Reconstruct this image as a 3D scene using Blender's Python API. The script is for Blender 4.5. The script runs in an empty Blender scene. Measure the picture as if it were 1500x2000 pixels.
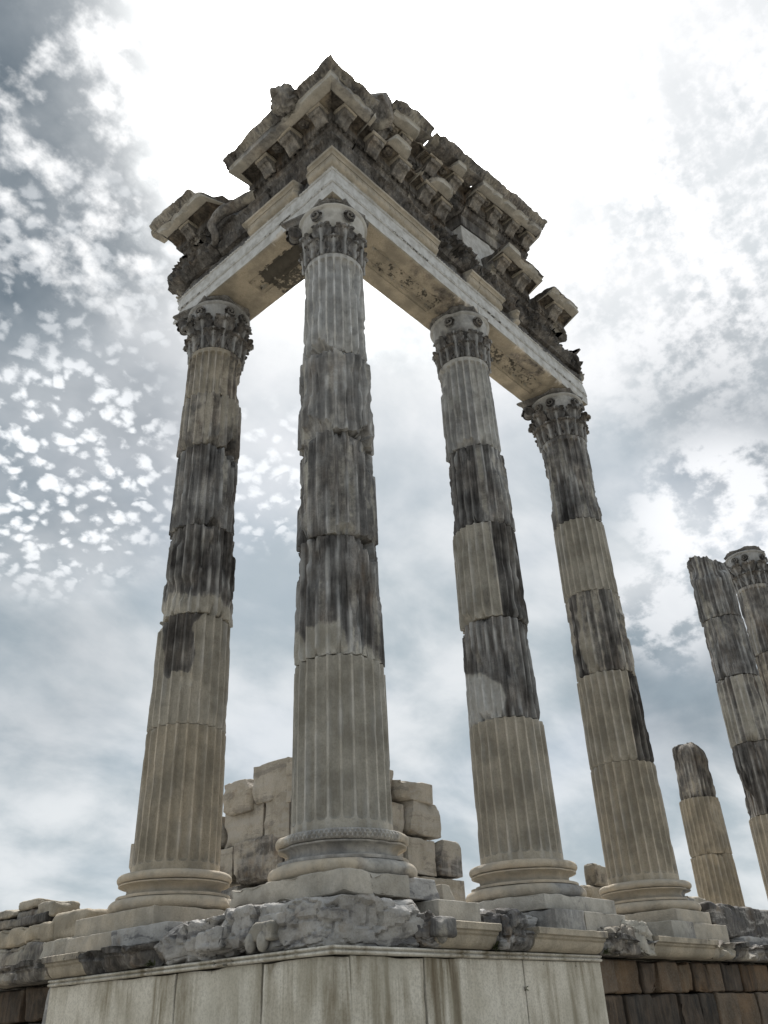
import bpy, math, random
import numpy as np
from mathutils import Vector, Matrix

SC = bpy.context.scene
COL = SC.collection
R_ = math.radians
# ------------------------------------------------------------------ camera
CAM = np.array([-6.574, -6.541, -1.793])
YAW, PITCH, ROLL, FPX = 0.85193, 0.54236, -0.04831, 1660.98
_r = np.array([math.cos(YAW), -math.sin(YAW), 0.0])
_f = np.array([math.sin(YAW) * math.cos(PITCH), math.cos(YAW) * math.cos(PITCH), math.sin(PITCH)])
_u = np.cross(_r, _f)
RIGHT = math.cos(ROLL) * _r + math.sin(ROLL) * _u
UP = -math.sin(ROLL) * _r + math.cos(ROLL) * _u
cam = bpy.data.cameras.new('camera')
cam.sensor_fit = 'VERTICAL'
cam.sensor_height = 24.0
cam.lens = FPX / 2000.0 * 24.0
cam.clip_end = 5000.0
camo = bpy.data.objects.new('camera', cam)
COL.objects.link(camo)
mw = Matrix.Identity(4)
for i, ax in enumerate((RIGHT, UP, -_f)):
    for j in range(3):
        mw[j][i] = float(ax[j])
for j in range(3):
    mw[j][3] = float(CAM[j])
camo.matrix_world = mw
SC.camera = camo

# ------------------------------------------------------------------ sky and sun
SUN_EL, SUN_AZ = R_(58.0), R_(41.0)          # azimuth counted from +X towards +Y
SUN = Vector((math.cos(SUN_EL) * math.cos(SUN_AZ), math.cos(SUN_EL) * math.sin(SUN_AZ), math.sin(SUN_EL)))
EXPOSURE = 0.25
SUN_STRENGTH = 3.8
sun = bpy.data.lights.new('sun', 'SUN')
sun.energy = SUN_STRENGTH
sun.angle = R_(6.0)
sun.color = (1.0, 0.95, 0.88)
suno = bpy.data.objects.new('sun', sun)
COL.objects.link(suno)
suno.rotation_euler = SUN.to_track_quat('Z', 'Y').to_euler()
suno.location = (0, 0, 40)

SC.view_settings.view_transform = 'Standard'
SC.view_settings.look = 'None'
SC.view_settings.gamma = 1.0
SC.view_settings.use_curve_mapping = False
SC.view_settings.exposure = EXPOSURE
SC.cycles.max_bounces = 4
SC.cycles.diffuse_bounces = 1
SC.cycles.glossy_bounces = 1


class NT:
    """small helper for writing node trees"""
    def __init__(s, tree):
        s.t = tree
        tree.nodes.clear()

    def n(s, typ, **kw):
        nd = s.t.nodes.new(typ)
        for k, v in kw.items():
            if k == 'ins':
                for kk, vv in v.items():
                    s.set(nd.inputs[kk], vv)
            else:
                setattr(nd, k, v)
        return nd

    def set(s, sock, v):
        if isinstance(v, bpy.types.NodeSocket):
            s.t.links.new(v, sock)
        else:
            sock.default_value = v

    def m(s, op, a, b=0.0, c=0.0, clamp=False):
        nd = s.n('ShaderNodeMath', operation=op, use_clamp=clamp)
        s.set(nd.inputs[0], a); s.set(nd.inputs[1], b); s.set(nd.inputs[2], c)
        return nd.outputs[0]

    def v(s, op, a, b=(0, 0, 0), scale=None):
        nd = s.n('ShaderNodeVectorMath', operation=op)
        s.set(nd.inputs[0], a); s.set(nd.inputs[1], b)
        if scale is not None:
            s.set(nd.inputs['Scale'], scale)
        return nd.outputs['Value'] if op in ('DOT_PRODUCT', 'LENGTH') else nd.outputs[0]

    def noise(s, vec, scale, detail=5.0, rough=0.55, dist=0.0, out=0):
        nd = s.n('ShaderNodeTexNoise')
        s.set(nd.inputs['Vector'], vec); s.set(nd.inputs['Scale'], scale)
        s.set(nd.inputs['Detail'], detail); s.set(nd.inputs['Roughness'], rough)
        s.set(nd.inputs['Distortion'], dist)
        return nd.outputs[out]

    def ss(s, x, a, b, lo=0.0, hi=1.0):
        nd = s.n('ShaderNodeMapRange', interpolation_type='SMOOTHSTEP')
        for k, v in zip(('Value', 'From Min', 'From Max', 'To Min', 'To Max'), (x, a, b, lo, hi)):
            s.set(nd.inputs[k], v)
        return nd.outputs[0]

    def mix(s, f, a, b, mode='MIX'):
        nd = s.n('ShaderNodeMix', data_type='RGBA', blend_type=mode)
        s.set(nd.inputs[0], f)
        for sock, val in ((nd.inputs[6], a), (nd.inputs[7], b)):
            if isinstance(val, tuple) and len(val) == 3:
                val = (*val, 1.0)
            s.set(sock, val)
        return nd.outputs[2]

    def ramp(s, x, stops):
        nd = s.n('ShaderNodeValToRGB')
        cr = nd.color_ramp
        while len(cr.elements) < len(stops):
            cr.elements.new(0.5)
        for e, (p, c) in zip(cr.elements, stops):
            e.position = p
            e.color = (*c, 1.0) if len(c) == 3 else c
        s.set(nd.inputs[0], x)
        return nd.outputs[0]


def pix_dir(px, py):
    d = _f + RIGHT * (px - 750) / FPX + UP * (1000 - py) / FPX
    d = d / np.linalg.norm(d)
    return tuple(float(c) for c in d)


world = bpy.data.worlds.new('World')
SC.world = world
world.use_nodes = True
W = NT(world.node_tree)
wout = W.n('ShaderNodeOutputWorld')
wbg = W.n('ShaderNodeBackground')
sky = W.n('ShaderNodeTexSky', sky_type='NISHITA')
sky.sun_disc = False
sky.sun_elevation = SUN_EL
sky.sun_rotation = math.pi / 2 - SUN_AZ
sky.altitude = 300.0
sky.air_density = 1.0
sky.dust_density = 2.0
D = W.n('ShaderNodeTexCoord').outputs['Generated']
D = W.v('NORMALIZE', D)
sep = W.n('ShaderNodeSeparateXYZ'); W.set(sep.inputs[0], D)
dz = W.m('MAXIMUM', sep.outputs[2], 0.0)
# flat cloud deck: direction projected on a plane overhead
den = W.m('ADD', dz, 0.42)
cx = W.m('DIVIDE', sep.outputs[0], den)
cy = W.m('DIVIDE', sep.outputs[1], den)
cmb = W.n('ShaderNodeCombineXYZ'); W.set(cmb.inputs[0], cx); W.set(cmb.inputs[1], cy)
P = cmb.outputs[0]


def lobe(px, py, a_in, a_out):
    """soft round patch of the sky about a direction, radii in degrees"""
    c = W.v('DOT_PRODUCT', D, pix_dir(px, py))
    return W.ss(c, math.cos(R_(a_out)), math.cos(R_(a_in)))


cs = W.v('DOT_PRODUCT', D, tuple(SUN))
n_big = W.noise(P, 2.2, 3.0, 0.5)
n_mid = W.noise(P, 8.0, 4.0, 0.55, 0.15)
n_soft = W.noise(W.v('MULTIPLY', P, (1.0, 1.25, 1.0)), 3.6, 6.0, 0.55, 0.2)
n_puff = W.noise(P, 70.0, 4.0, 0.6)
n_cum = W.noise(P, 18.0, 5.0, 0.58)
ang = W.m('MULTIPLY', W.m('ARCCOSINE', cs), 180 / math.pi)
ang = W.m('ADD', ang, W.m('ADD', W.m('MULTIPLY', W.m('SUBTRACT', n_cum, 0.5), 9.0), W.m('MULTIPLY', W.m('SUBTRACT', n_mid, 0.5), 12.0)))
glow = W.ss(ang, 36.0, 8.0)                                   # sun seen through thin cloud
core = W.ss(ang, 25.0, 0.0)
blue = W.v('SCALE', sky.outputs[0], scale=0.085)
# thin grey cloud over blue sky
greyc = W.mix(W.ss(n_soft, 0.34, 0.66), (0.37, 0.43, 0.465), (0.68, 0.705, 0.72))
base = W.mix(W.ss(n_big, 0.2, 0.6, 0.70, 0.95), blue, greyc)
gl = W.m('MULTIPLY', glow, W.ss(n_mid, 0.28, 0.66, 0.18, 0.72))
base = W.mix(W.m('MINIMUM', gl, 1.0), base, (0.97, 0.97, 0.97))
# openings between the clouds show deeper slate blue
gap = W.m('MAXIMUM', W.m('MULTIPLY', lobe(-60, 280, 8, 17.5), 1.0), W.m('MULTIPLY', lobe(40, 800, 6, 15), 0.60))
gap = W.m('MAXIMUM', gap, W.m('MULTIPLY', lobe(1320, 1330, 2, 8), 0.55))
gap = W.m('MAXIMUM', gap, W.m('MULTIPLY', lobe(1470, 770, 2, 9), 0.62))
gap = W.m('MAXIMUM', gap, W.m('MULTIPLY', lobe(60, 1300, 3, 9), 0.3))
gap = W.m('MULTIPLY', gap, W.ss(n_mid, 0.25, 0.66, 1.0, 0.70))
base = W.mix(gap, base, W.mix(0.85, W.v('SCALE', blue, scale=0.75), (0.075, 0.112, 0.138)))
# small altocumulus in flocks, larger cumulus near the sun
flock = W.m('MAXIMUM', lobe(110, 910, 4, 9.5), W.m('MAXIMUM', W.m('MULTIPLY', lobe(520, 930, 2, 6), 0.8), W.m('MULTIPLY', lobe(150, 560, 4, 9), 0.45)))
vor = W.n('ShaderNodeTexVoronoi', voronoi_dimensions='2D', feature='SMOOTH_F1')
W.set(vor.inputs['Vector'], W.v('ADD', P, W.v('SCALE', W.noise(P, 30.0, 2.0, 0.5, out=1), scale=0.035)))
vor.inputs['Scale'].default_value = 47.0
vor.inputs['Smoothness'].default_value = 0.35
vsep = W.n('ShaderNodeSeparateColor'); W.set(vsep.inputs[0], vor.outputs['Color'])
rad = W.m('ADD', 0.18, W.m('MULTIPLY', vsep.outputs[0], 0.42))
pf = W.m('SUBTRACT', rad, W.m('ADD', vor.outputs['Distance'], W.m('MULTIPLY', W.m('SUBTRACT', n_puff, 0.5), 1.15)))
pf = W.m('ADD', pf, W.m('MULTIPLY', W.m('SUBTRACT', n_cum, 0.5), 0.5))
base = W.mix(W.m('MULTIPLY', W.ss(pf, -0.12, 0.36), W.m('MULTIPLY', flock, 0.92)), base, (0.90, 0.925, 0.95))
cu = W.m('MULTIPLY', W.ss(W.m('ADD', W.m('MULTIPLY', n_cum, 0.7), W.m('MULTIPLY', n_mid, 0.3)), 0.47, 0.62), lobe(200, 270, 6, 12.5))
base = W.mix(W.m('MULTIPLY', cu, 0.95), base, (0.96, 0.965, 0.97))
# billowing bank at the right, veil at the upper right
bank = W.m('MULTIPLY', W.ss(n_cum, 0.40, 0.56), W.m('MAXIMUM', lobe(1420, 1020, 3, 7.5), W.m('MULTIPLY', lobe(1300, 1180, 1, 5), 0.7)))
base = W.mix(W.m('MULTIPLY', bank, 0.85), base, (0.90, 0.91, 0.93))
veil = W.m('MULTIPLY', lobe(1330, 150, 9, 24), W.ss(W.m('ADD', W.m('MULTIPLY', n_cum, 0.6), W.m('MULTIPLY', n_puff, 0.4)), 0.60, 0.42, 0.25, 1.0))
base = W.mix(veil, base, (0.88, 0.885, 0.90))
base = W.v('ADD', base, W.v('SCALE', (1.0, 0.99, 0.96), scale=W.m('MULTIPLY', W.m('POWER', core, 3.6), 9.0)))
# the sky dims away from the sun
base = W.v('SCALE', base, scale=W.ss(cs, math.cos(R_(125)), math.cos(R_(58)), 0.66, 1.0))
W.set(wbg.inputs['Color'], base)
wbg.inputs['Strength'].default_value = 1.0
W.t.links.new(wbg.outputs[0], wout.inputs[0])

# ------------------------------------------------------------------ noise in numpy
def _hash(ix, iy, iz, seed):
    n = (ix.astype(np.uint32) * np.uint32(374761393) + iy.astype(np.uint32) * np.uint32(668265263)
         + iz.astype(np.uint32) * np.uint32(2246822519) + np.uint32((seed * 3266489917) & 0xffffffff))
    n = (n ^ (n >> np.uint32(13))) * np.uint32(1274126177)
    n = (n ^ (n >> np.uint32(16))) * np.uint32(2654435761)
    return ((n ^ (n >> np.uint32(15))) & np.uint32(0xffffff)).astype(np.float64) / 8388607.5 - 1.0


def vn(P, f, seed=0):
    """value noise in -1..1"""
    p = np.asarray(P, float) * np.asarray(f, float) + 1000.0
    i = np.floor(p).astype(np.int64)
    t = p - i
    t = t * t * (3 - 2 * t)
    r = 0
    for a in (0, 1):
        wa = t[:, 0] if a else 1 - t[:, 0]
        for b in (0, 1):
            wb = t[:, 1] if b else 1 - t[:, 1]
            for c in (0, 1):
                wc = t[:, 2] if c else 1 - t[:, 2]
                r = r + wa * wb * wc * _hash(i[:, 0] + a, i[:, 1] + b, i[:, 2] + c, seed)
    return r


def fbm(P, f, seed=0, o=4, gain=0.5):
    r, a, s = 0, 1.0, 0
    f = np.asarray(f, float)
    for k in range(o):
        r = r + a * vn(P, f * 2.03 ** k, seed + 17 * k)
        s += a
        a *= gain
    return r / s * 1.4


def fbm3(P, f, seed, o=3):
    return np.stack([fbm(P, f, seed + 101 * k, o) for k in range(3)], 1)


def sm(x, a, b):
    t = np.clip((x - a) / (b - a), 0, 1)
    return t * t * (3 - 2 * t)


# ------------------------------------------------------------------ meshes
class MB:
    """collects pieces; build() makes ONE mesh object"""
    def __init__(s):
        s.V, s.Q, s.T, s.K, s.n = [], [], [], [], 0

    def add(s, V, Q=None, T=None, mk=(0, 0, 0, 0), flip='auto'):
        V = np.asarray(V, float)
        Q = np.zeros((0, 4), int) if Q is None else np.asarray(Q, int).reshape(-1, 4)
        T = np.zeros((0, 3), int) if T is None else np.asarray(T, int).reshape(-1, 3)
        if flip == 'auto':
            c = V.mean(0)
            U = V - c
            vol = 0.0
            if len(Q):
                a, b, cc, d = (U[Q[:, i]] for i in range(4))
                vol += np.einsum('ij,ij->', a, np.cross(b, cc)) + np.einsum('ij,ij->', a, np.cross(cc, d))
            if len(T):
                a, b, cc = (U[T[:, i]] for i in range(3))
                vol += np.einsum('ij,ij->', a, np.cross(b, cc))
            if vol < 0:
                Q = Q[:, ::-1]; T = T[:, ::-1]
        mk = np.asarray(mk, float)
        if mk.ndim == 1:
            mk = np.tile(mk, (len(V), 1))
        s.V.append(V); s.K.append(mk)
        s.Q.append(Q + s.n); s.T.append(T + s.n)
        s.n += len(V)
        return s

    def mesh(s, name, mat, origin=(0, 0, 0), sharp=40):
        V = np.concatenate(s.V) - np.asarray(origin, float)
        K = np.concatenate(s.K); Q = np.concatenate(s.Q); T = np.concatenate(s.T)
        me = bpy.data.meshes.new(name)
        nl = Q.size + T.size
        me.vertices.add(len(V)); me.loops.add(nl); me.polygons.add(len(Q) + len(T))
        me.vertices.foreach_set('co', V.astype(np.float32).ravel())
        me.loops.foreach_set('vertex_index', np.concatenate([Q.ravel(), T.ravel()]).astype(np.int32))
        st = np.concatenate([np.arange(len(Q)) * 4, Q.size + np.arange(len(T)) * 3])
        me.polygons.foreach_set('loop_start', st.astype(np.int32))
        me.polygons.foreach_set('use_smooth', np.ones(len(st), bool))
        me.update(calc_edges=True)
        ca = me.color_attributes.new('mk', 'FLOAT_COLOR', 'POINT')
        ca.data.foreach_set('color', K.astype(np.float32).ravel())
        if sharp:
            me.set_sharp_from_angle(angle=R_(sharp))
        me.materials.append(mat)
        return me

    def build(s, name, mat, parent=None, sharp=40, origin=None):
        if origin is None:
            origin = parent.location if parent is not None else np.concatenate(s.V).min(0) * (0, 0, 1) + np.concatenate(s.V).mean(0) * (1, 1, 0)
        if parent is not None:
            porg = np.array(ORG[parent.name])
        else:
            porg = np.zeros(3)
        me = s.mesh(name, mat, origin if parent is None else porg, sharp)
        o = bpy.data.objects.new(name, me)
        COL.objects.link(o)
        if parent is not None:
            o.parent = parent
            ORG[o.name] = tuple(porg)
        else:
            o.location = Vector([float(c) for c in origin])
            ORG[o.name] = tuple(float(c) for c in origin)
        return o


ORG = {}


def empty(name, loc):
    o = bpy.data.objects.new(name, None)
    o.empty_display_size = 0.2
    COL.objects.link(o)
    o.location = Vector([float(c) for c in loc])
    ORG[o.name] = tuple(float(c) for c in loc)
    return o


def tag(o, label, cat, group=None):
    o['label'] = label
    o['kind'] = 'thing'
    o['category'] = cat
    if group:
        o['group'] = group
    return o


def structure(o):
    o['kind'] = 'structure'
    return o


def share(name, me, parent, mtx):
    """another part that shares mesh data"""
    o = bpy.data.objects.new(name, me)
    COL.objects.link(o)
    o.parent = parent
    o.matrix_local = mtx
    return o


def grid_quads(nu, nv, wrap=False):
    u = np.arange(nu if wrap else nu - 1)
    v = np.arange(nv - 1)
    a, b = np.meshgrid(v, u, indexing='ij')
    i00 = a * nu + b
    i01 = a * nu + (b + 1) % nu
    return np.stack([i00, i01, i01 + nu, i00 + nu], -1).reshape(-1, 4)


def revolve(prof, n, ax, ay, cap=True):
    prof = np.asarray(prof, float)
    th = np.linspace(0, 2 * math.pi, n, endpoint=False)
    r = np.repeat(prof[:, 0], n); z = np.repeat(prof[:, 1], n); t = np.tile(th, len(prof))
    V = np.stack([ax + r * np.cos(t), ay + r * np.sin(t), z], 1)
    Q = grid_quads(n, len(prof), True)
    T = []
    if cap:
        b = len(V)
        V = np.vstack([V, [ax, ay, prof[0, 1]], [ax, ay, prof[-1, 1]]])
        k = np.arange(n)
        T = np.concatenate([np.stack([(k + 1) % n, k, np.full(n, b)], 1),
                            np.stack([k + n * (len(prof) - 1), (k + 1) % n + n * (len(prof) - 1), np.full(n, b + 1)], 1)])
    return V, Q, T, t, r


def axis_lines(h, r, res):
    n = max(2, int(round(2 * (h - r) / res)) + 1)
    core = np.linspace(-h + r, h - r, n)
    e = r * np.array([1.0, 0.92, 0.62, 0.29])
    return np.concatenate([-h + r - e, core, h - r + e[::-1]])


_BG = {}


def block(half, r=0.02, res=0.06, rough=0.008, seed=0, cuts=(), chips=0.03, freq=6.0, round_=0.0):
    """a worn stone block about the origin: rounded box lattice, chipped edges, broken planes"""
    half = np.asarray(half, float)
    r = min(r, half.min() * 0.45)
    L = [axis_lines(h, r, res) for h in half]
    n = [len(a) for a in L]
    Vs, Qs, off = [], [], 0
    for ax in range(3):
        u, v = [(1, 2), (2, 0), (0, 1)][ax]
        for sgn in (0, -1):
            A, B = np.meshgrid(np.arange(n[u]), np.arange(n[v]), indexing='ij')
            idx = np.zeros((A.size, 3), int)
            idx[:, u] = A.ravel(); idx[:, v] = B.ravel(); idx[:, ax] = 0 if sgn == 0 else n[ax] - 1
            q = grid_quads(n[v], n[u])
            if sgn == 0:
                q = q[:, ::-1]
            Vs.append(idx); Qs.append(q + off); off += len(idx)
    idx = np.concatenate(Vs); Q = np.concatenate(Qs)
    key = (idx[:, 0] * 4096 + idx[:, 1]) * 4096 + idx[:, 2]
    uq, first, inv = np.unique(key, return_index=True, return_inverse=True)
    idx = idx[first]; Q = inv[Q]
    P = np.stack([L[k][idx[:, k]] for k in range(3)], 1)
    inner = np.clip(P, -half + r, half - r)
    d = P - inner
    l = np.linalg.norm(d, axis=1, keepdims=True)
    N = d / np.maximum(l, 1e-9)
    P = inner + N * r
    if round_:
        s = half * 1.15
        sph = P / np.maximum((np.sum((P / s) ** 4, 1) ** 0.25)[:, None], 1e-6)
        P = P * (1 - round_) + sph * round_
    S = P + seed * 7.31
    # edges are where two coordinates are near their limits
    prox = np.sort(np.maximum(half - np.abs(P), 0), axis=1)
    edge = np.exp(-prox[:, 1] / 0.06)
    ch = np.clip(fbm(S, freq * 0.6, seed + 5, 3) - 0.12, 0, 1) * edge * chips * 2.2
    P = P - N * ch[:, None] - (P / np.linalg.norm(half)) * ch[:, None] * 0.6
    P = P + N * (fbm(S, freq, seed, 4) * rough)[:, None]
    for k, (nn, dd, *ro) in enumerate(cuts):
        nn = np.asarray(nn, float); nn = nn / np.linalg.norm(nn)
        ro = ro[0] if ro else 0.03
        lim = dd + fbm(P + seed * 3.1 + k, 3.2, seed + 40 + k, 4) * ro
        sgd = P @ nn - lim
        P = P - np.clip(sgd, 0, None)[:, None] * nn * 0.97
    return P, Q


def fracture(P, f, seed):
    """stepped cells: plateau height per cell and distance to the cell border"""
    p = np.asarray(P, float) * np.asarray(f, float) + 500.0
    i = np.floor(p).astype(np.int64)
    b1 = np.full(len(p), 9.0); b2 = b1.copy(); idv = np.zeros(len(p))
    for a in (-1, 0, 1):
        for b in (-1, 0, 1):
            for c in (-1, 0, 1):
                q = i + (a, b, c)
                j = np.stack([_hash(q[:, 0], q[:, 1], q[:, 2], seed + k) for k in range(3)], 1) * 0.45 + 0.5
                d = np.linalg.norm(q + j - p, axis=1)
                v = _hash(q[:, 0], q[:, 1], q[:, 2], seed + 7)
                n_ = d < b1
                b2 = np.where(n_, b1, np.minimum(b2, d))
                idv = np.where(n_, v, idv)
                b1 = np.where(n_, d, b1)
    return idv, b2 - b1


def facets(half, seed, n=7, lo=0.74, hi=0.94, ro=0.02):
    rnd = random.Random(seed)
    out = []
    for _ in range(n):
        v = np.array([rnd.uniform(-1, 1), rnd.uniform(-1, 1), rnd.uniform(-0.3, 1)])
        v /= np.linalg.norm(v)
        out.append((tuple(v), float(np.sum(np.abs(v) * np.asarray(half))) * rnd.uniform(lo, hi), ro))
    return tuple(out)


def crack(V, seed, f=3.0, amp=0.03):
    """break a stone surface into stepped facets with open cracks"""
    c = V.mean(0)
    d = V - c
    d = d / np.maximum(np.linalg.norm(d, axis=1), 1e-6)[:, None]
    w = V + fbm3(V, 4.0, seed + 3, 3) * 0.05
    iv, ed = fracture(w, f, seed)
    return V + d * (iv * amp - 0.9 * amp * (1 - sm(ed, 0.0, 0.09)))[:, None]


def rotz(V, a):
    c, s = math.cos(a), math.sin(a)
    return np.stack([V[:, 0] * c - V[:, 1] * s, V[:, 0] * s + V[:, 1] * c, V[:, 2]], 1)


def rotx(V, a):
    c, s = math.cos(a), math.sin(a)
    return np.stack([V[:, 0], V[:, 1] * c - V[:, 2] * s, V[:, 1] * s + V[:, 2] * c], 1)


def roty(V, a):
    c, s = math.cos(a), math.sin(a)
    return np.stack([V[:, 0] * c + V[:, 2] * s, V[:, 1], -V[:, 0] * s + V[:, 2] * c], 1)


def side(V, sd):
    """(s, e, z) along a face of the temple -> world; R runs along +X, L along +Y"""
    if sd == 'R':
        return np.stack([V[:, 0], -V[:, 1], V[:, 2]], 1)
    return np.stack([-V[:, 1], V[:, 0], V[:, 2]], 1)


def densify(prof, step):
    out = []
    n = len(prof)
    for i in range(n):
        a = np.array(prof[i], float); b = np.array(prof[(i + 1) % n], float)
        k = max(1, int(np.ceil(np.linalg.norm(b - a) / step)))
        for j in range(k):
            out.append(a + (b - a) * j / k)
    return np.array(out)


def sweep(prof, s0, s1, ds=0.03, mitre=False, end0=None, end1=None, mod=None):
    """closed profile (e, z) swept along s. end0/end1(e, z) give broken ends; mod(s, e, z) reshapes"""
    prof = np.asarray(prof, float)
    K = len(prof)
    S = max(2, int(round((s1 - s0) / ds)) + 1)
    t = np.linspace(0, 1, S)
    e = prof[:, 0]; z = prof[:, 1]
    a = -e if mitre else np.full(K, s0)
    b = np.full(K, s1)
    if end0 is not None:
        a = a + end0(e, z)
    if end1 is not None:
        b = b + end1(e, z)
    s = a[None, :] + (b - a)[None, :] * t[:, None]
    V = np.stack([s.ravel(), np.tile(e, S), np.tile(z, S)], 1)
    Q = grid_quads(K, S, True)
    k = np.arange(K)
    c0 = len(V); V = np.vstack([V, V[:K].mean(0), V[K * (S - 1):K * S].mean(0)])
    T = np.concatenate([np.stack([(k + 1) % K, k, np.full(K, c0)], 1),
                        np.stack([k + K * (S - 1), (k + 1) % K + K * (S - 1), np.full(K, c0 + 1)], 1)])
    if mod is not None:
        V0 = V.copy()
        V = mod(V)
        if mitre:                                   # both arms meet exactly on the diagonal
            w = sm(V0[:, 0] + V0[:, 1], 0.0, 0.09)[:, None]
            V = V0 * (1 - w) + V * w
    return V, Q, T


# ------------------------------------------------------------------ materials
def make_marble(name, new_a, new_b, speck=0.5, veins=False, stain=0.0, ramp=None, bump=0.7):
    m = bpy.data.materials.new(name)
    m.use_nodes = True
    N = NT(m.node_tree)
    out = N.n('ShaderNodeOutputMaterial')
    bs = N.n('ShaderNodeBsdfPrincipled')
    bs.inputs['Specular IOR Level'].default_value = 0.25
    co = N.n('ShaderNodeTexCoord').outputs['Object']
    rnd = N.n('ShaderNodeObjectInfo').outputs['Random']
    off = N.n('ShaderNodeCombineXYZ')
    for i, k in enumerate((37.0, 61.0, 23.0)):
        N.set(off.inputs[i], N.m('MULTIPLY', rnd, k))
    co = N.v('ADD', co, off.outputs[0])
    at = N.n('ShaderNodeAttribute', attribute_name='mk')
    sp = N.n('ShaderNodeSeparateColor'); N.set(sp.inputs[0], at.outputs['Color'])
    old, warm, crust, pale = sp.outputs[0], sp.outputs[1], sp.outputs[2], at.outputs['Alpha']
    blot = N.noise(co, 2.3, 5.0, 0.62)
    blot2 = N.noise(co, 7.0, 4.0, 0.62)
    fine = N.noise(co, 46.0, 2.0, 0.7)
    streak = N.noise(N.v('MULTIPLY', co, (12.0, 12.0, 0.75)), 1.0, 4.0, 0.65, 0.0)
    new = N.mix(N.ss(blot, 0.34, 0.64), (*new_a,), (*new_b,))
    # fine grains and pits of the cut stone
    pit = N.n('ShaderNodeTexVoronoi'); N.set(pit.inputs['Vector'], co); pit.inputs['Scale'].default_value = 55.0
    pitm = N.m('MULTIPLY', N.ss(pit.outputs['Distance'], 0.10, 0.26, 1.0, 0.0), N.ss(blot2, 0.5, 0.66))
    new = N.mix(N.m('MULTIPLY', N.ss(fine, 0.42, 0.66), 0.30), new, (0.23, 0.215, 0.18))
    new = N.mix(N.m('MULTIPLY', pitm, speck), new, (0.05, 0.045, 0.04))
    new = N.mix(N.m('MULTIPLY', N.ss(streak, 0.52, 0.72), 0.10 if stain else 0.30), new, (0.23, 0.215, 0.18))
    streak2 = N.noise(N.v('MULTIPLY', co, (34.0, 34.0, 2.6)), 1.0, 2.0, 0.6)
    x = N.m('ADD', N.m('ADD', N.m('MULTIPLY', streak, 0.62), N.m('MULTIPLY', blot, 0.72)), N.m('MULTIPLY', streak2, 0.22))
    x = N.m('SUBTRACT', x, 0.275)
    x = N.m('SUBTRACT', x, N.m('MULTIPLY', N.m('SUBTRACT', old, 0.56), 0.40))
    ramp = ramp or [(0.26, (0.030, 0.029, 0.029)), (0.38, (0.085, 0.083, 0.083)), (0.50, (0.155, 0.153, 0.152)), (0.62, (0.27, 0.265, 0.26)), (0.76, (0.46, 0.455, 0.44))]
    aged = N.ramp(x, ramp)
    aged = N.mix(N.m('MULTIPLY', N.ss(fine, 0.45, 0.7), 0.35), aged, (0.06, 0.058, 0.055))
    rust = N.noise(N.v('MULTIPLY', co, (3.0, 3.0, 1.2)), 1.0, 3.0, 0.6)
    aged = N.mix(N.ss(rust, 0.40, 0.66, 0.0, 0.45), aged, N.mix(1.0, aged, (1.12, 0.98, 0.84), 'MULTIPLY'))
    aged = N.mix(N.m('MULTIPLY', N.ss(rust, 0.62, 0.76), 0.45), aged, (0.16, 0.11, 0.07))
    mo = N.ss(N.m('ADD', old, N.m('MULTIPLY', N.m('SUBTRACT', blot2, 0.5), 0.5)), 0.32, 0.52)
    c = N.mix(mo, new, aged)
    palec = N.mix(N.ss(blot2, 0.38, 0.68), (0.64, 0.65, 0.655), (0.47, 0.47, 0.46))
    c = N.mix(N.m('MULTIPLY', pale, N.ss(blot, 0.25, 0.5, 0.75, 1.0)), c, palec)
    vs = veins if veins else 0.0
    if veins:
        vw = N.noise(N.v('ADD', N.v('MULTIPLY', co, (1.0, 1.0, 7.0)), N.v('SCALE', N.noise(co, 1.3, 4.0, 0.55, out=1), scale=2.4)), 1.0, 6.0, 0.62)
        c = N.mix(N.ss(vw, 0.50, 0.62, 0.0, 0.7 * vs), c, (0.47, 0.465, 0.46))
        c = N.mix(N.ss(vw, 0.46, 0.36, 0.0, 0.7 * vs), c, (0.09, 0.09, 0.10))
        cc = N.noise(co, 3.0, 6.0, 0.6)
        c = N.mix(N.ss(cc, 0.56, 0.72, 0.0, 0.5), c, (0.26, 0.20, 0.14))
    if stain:
        sn = N.noise(N.v('MULTIPLY', co, (1.5, 1.5, 0.35)), 1.0, 5.0, 0.6, 0.4)
        sn2 = N.noise(N.v('MULTIPLY', co, (6.0, 6.0, 0.45)), 1.0, 4.0, 0.66, 0.5)
        mk_ = N.m('MULTIPLY', N.ss(sn, 0.40, 0.58), N.ss(sn2, 0.36, 0.60))
        c = N.mix(N.m('MULTIPLY', mk_, stain * 0.85), c, (0.19, 0.155, 0.092))
        mk2 = N.m('MULTIPLY', N.ss(sn, 0.48, 0.64), N.ss(sn2, 0.50, 0.68))
        c = N.mix(N.m('MULTIPLY', mk2, stain * 0.9), c, (0.10, 0.07, 0.038))
        c = N.mix(N.m('MULTIPLY', N.ss(N.noise(co, 1.1, 5.0, 0.6), 0.5, 0.7), 0.4), c, (0.40, 0.38, 0.31))
    c = N.mix(N.m('MULTIPLY', warm, N.ss(blot, 0.25, 0.65, 0.5, 1.0)), c, N.mix(1.0, c, (1.06, 0.93, 0.77), 'MULTIPLY'))
    cr = N.ss(N.m('ADD', crust, N.m('MULTIPLY', N.m('SUBTRACT', N.noise(co, 11.0, 4.0, 0.68), 0.5), 1.6)), 0.52, 0.72)
    c = N.mix(N.m('MULTIPLY', cr, 0.88), c, N.mix(fine, (0.022, 0.021, 0.020), (0.075, 0.07, 0.06)))
    N.set(bs.inputs['Base Color'], c)
    N.set(bs.inputs['Roughness'], N.ss(blot2, 0.2, 0.8, 0.66, 0.92))
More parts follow.
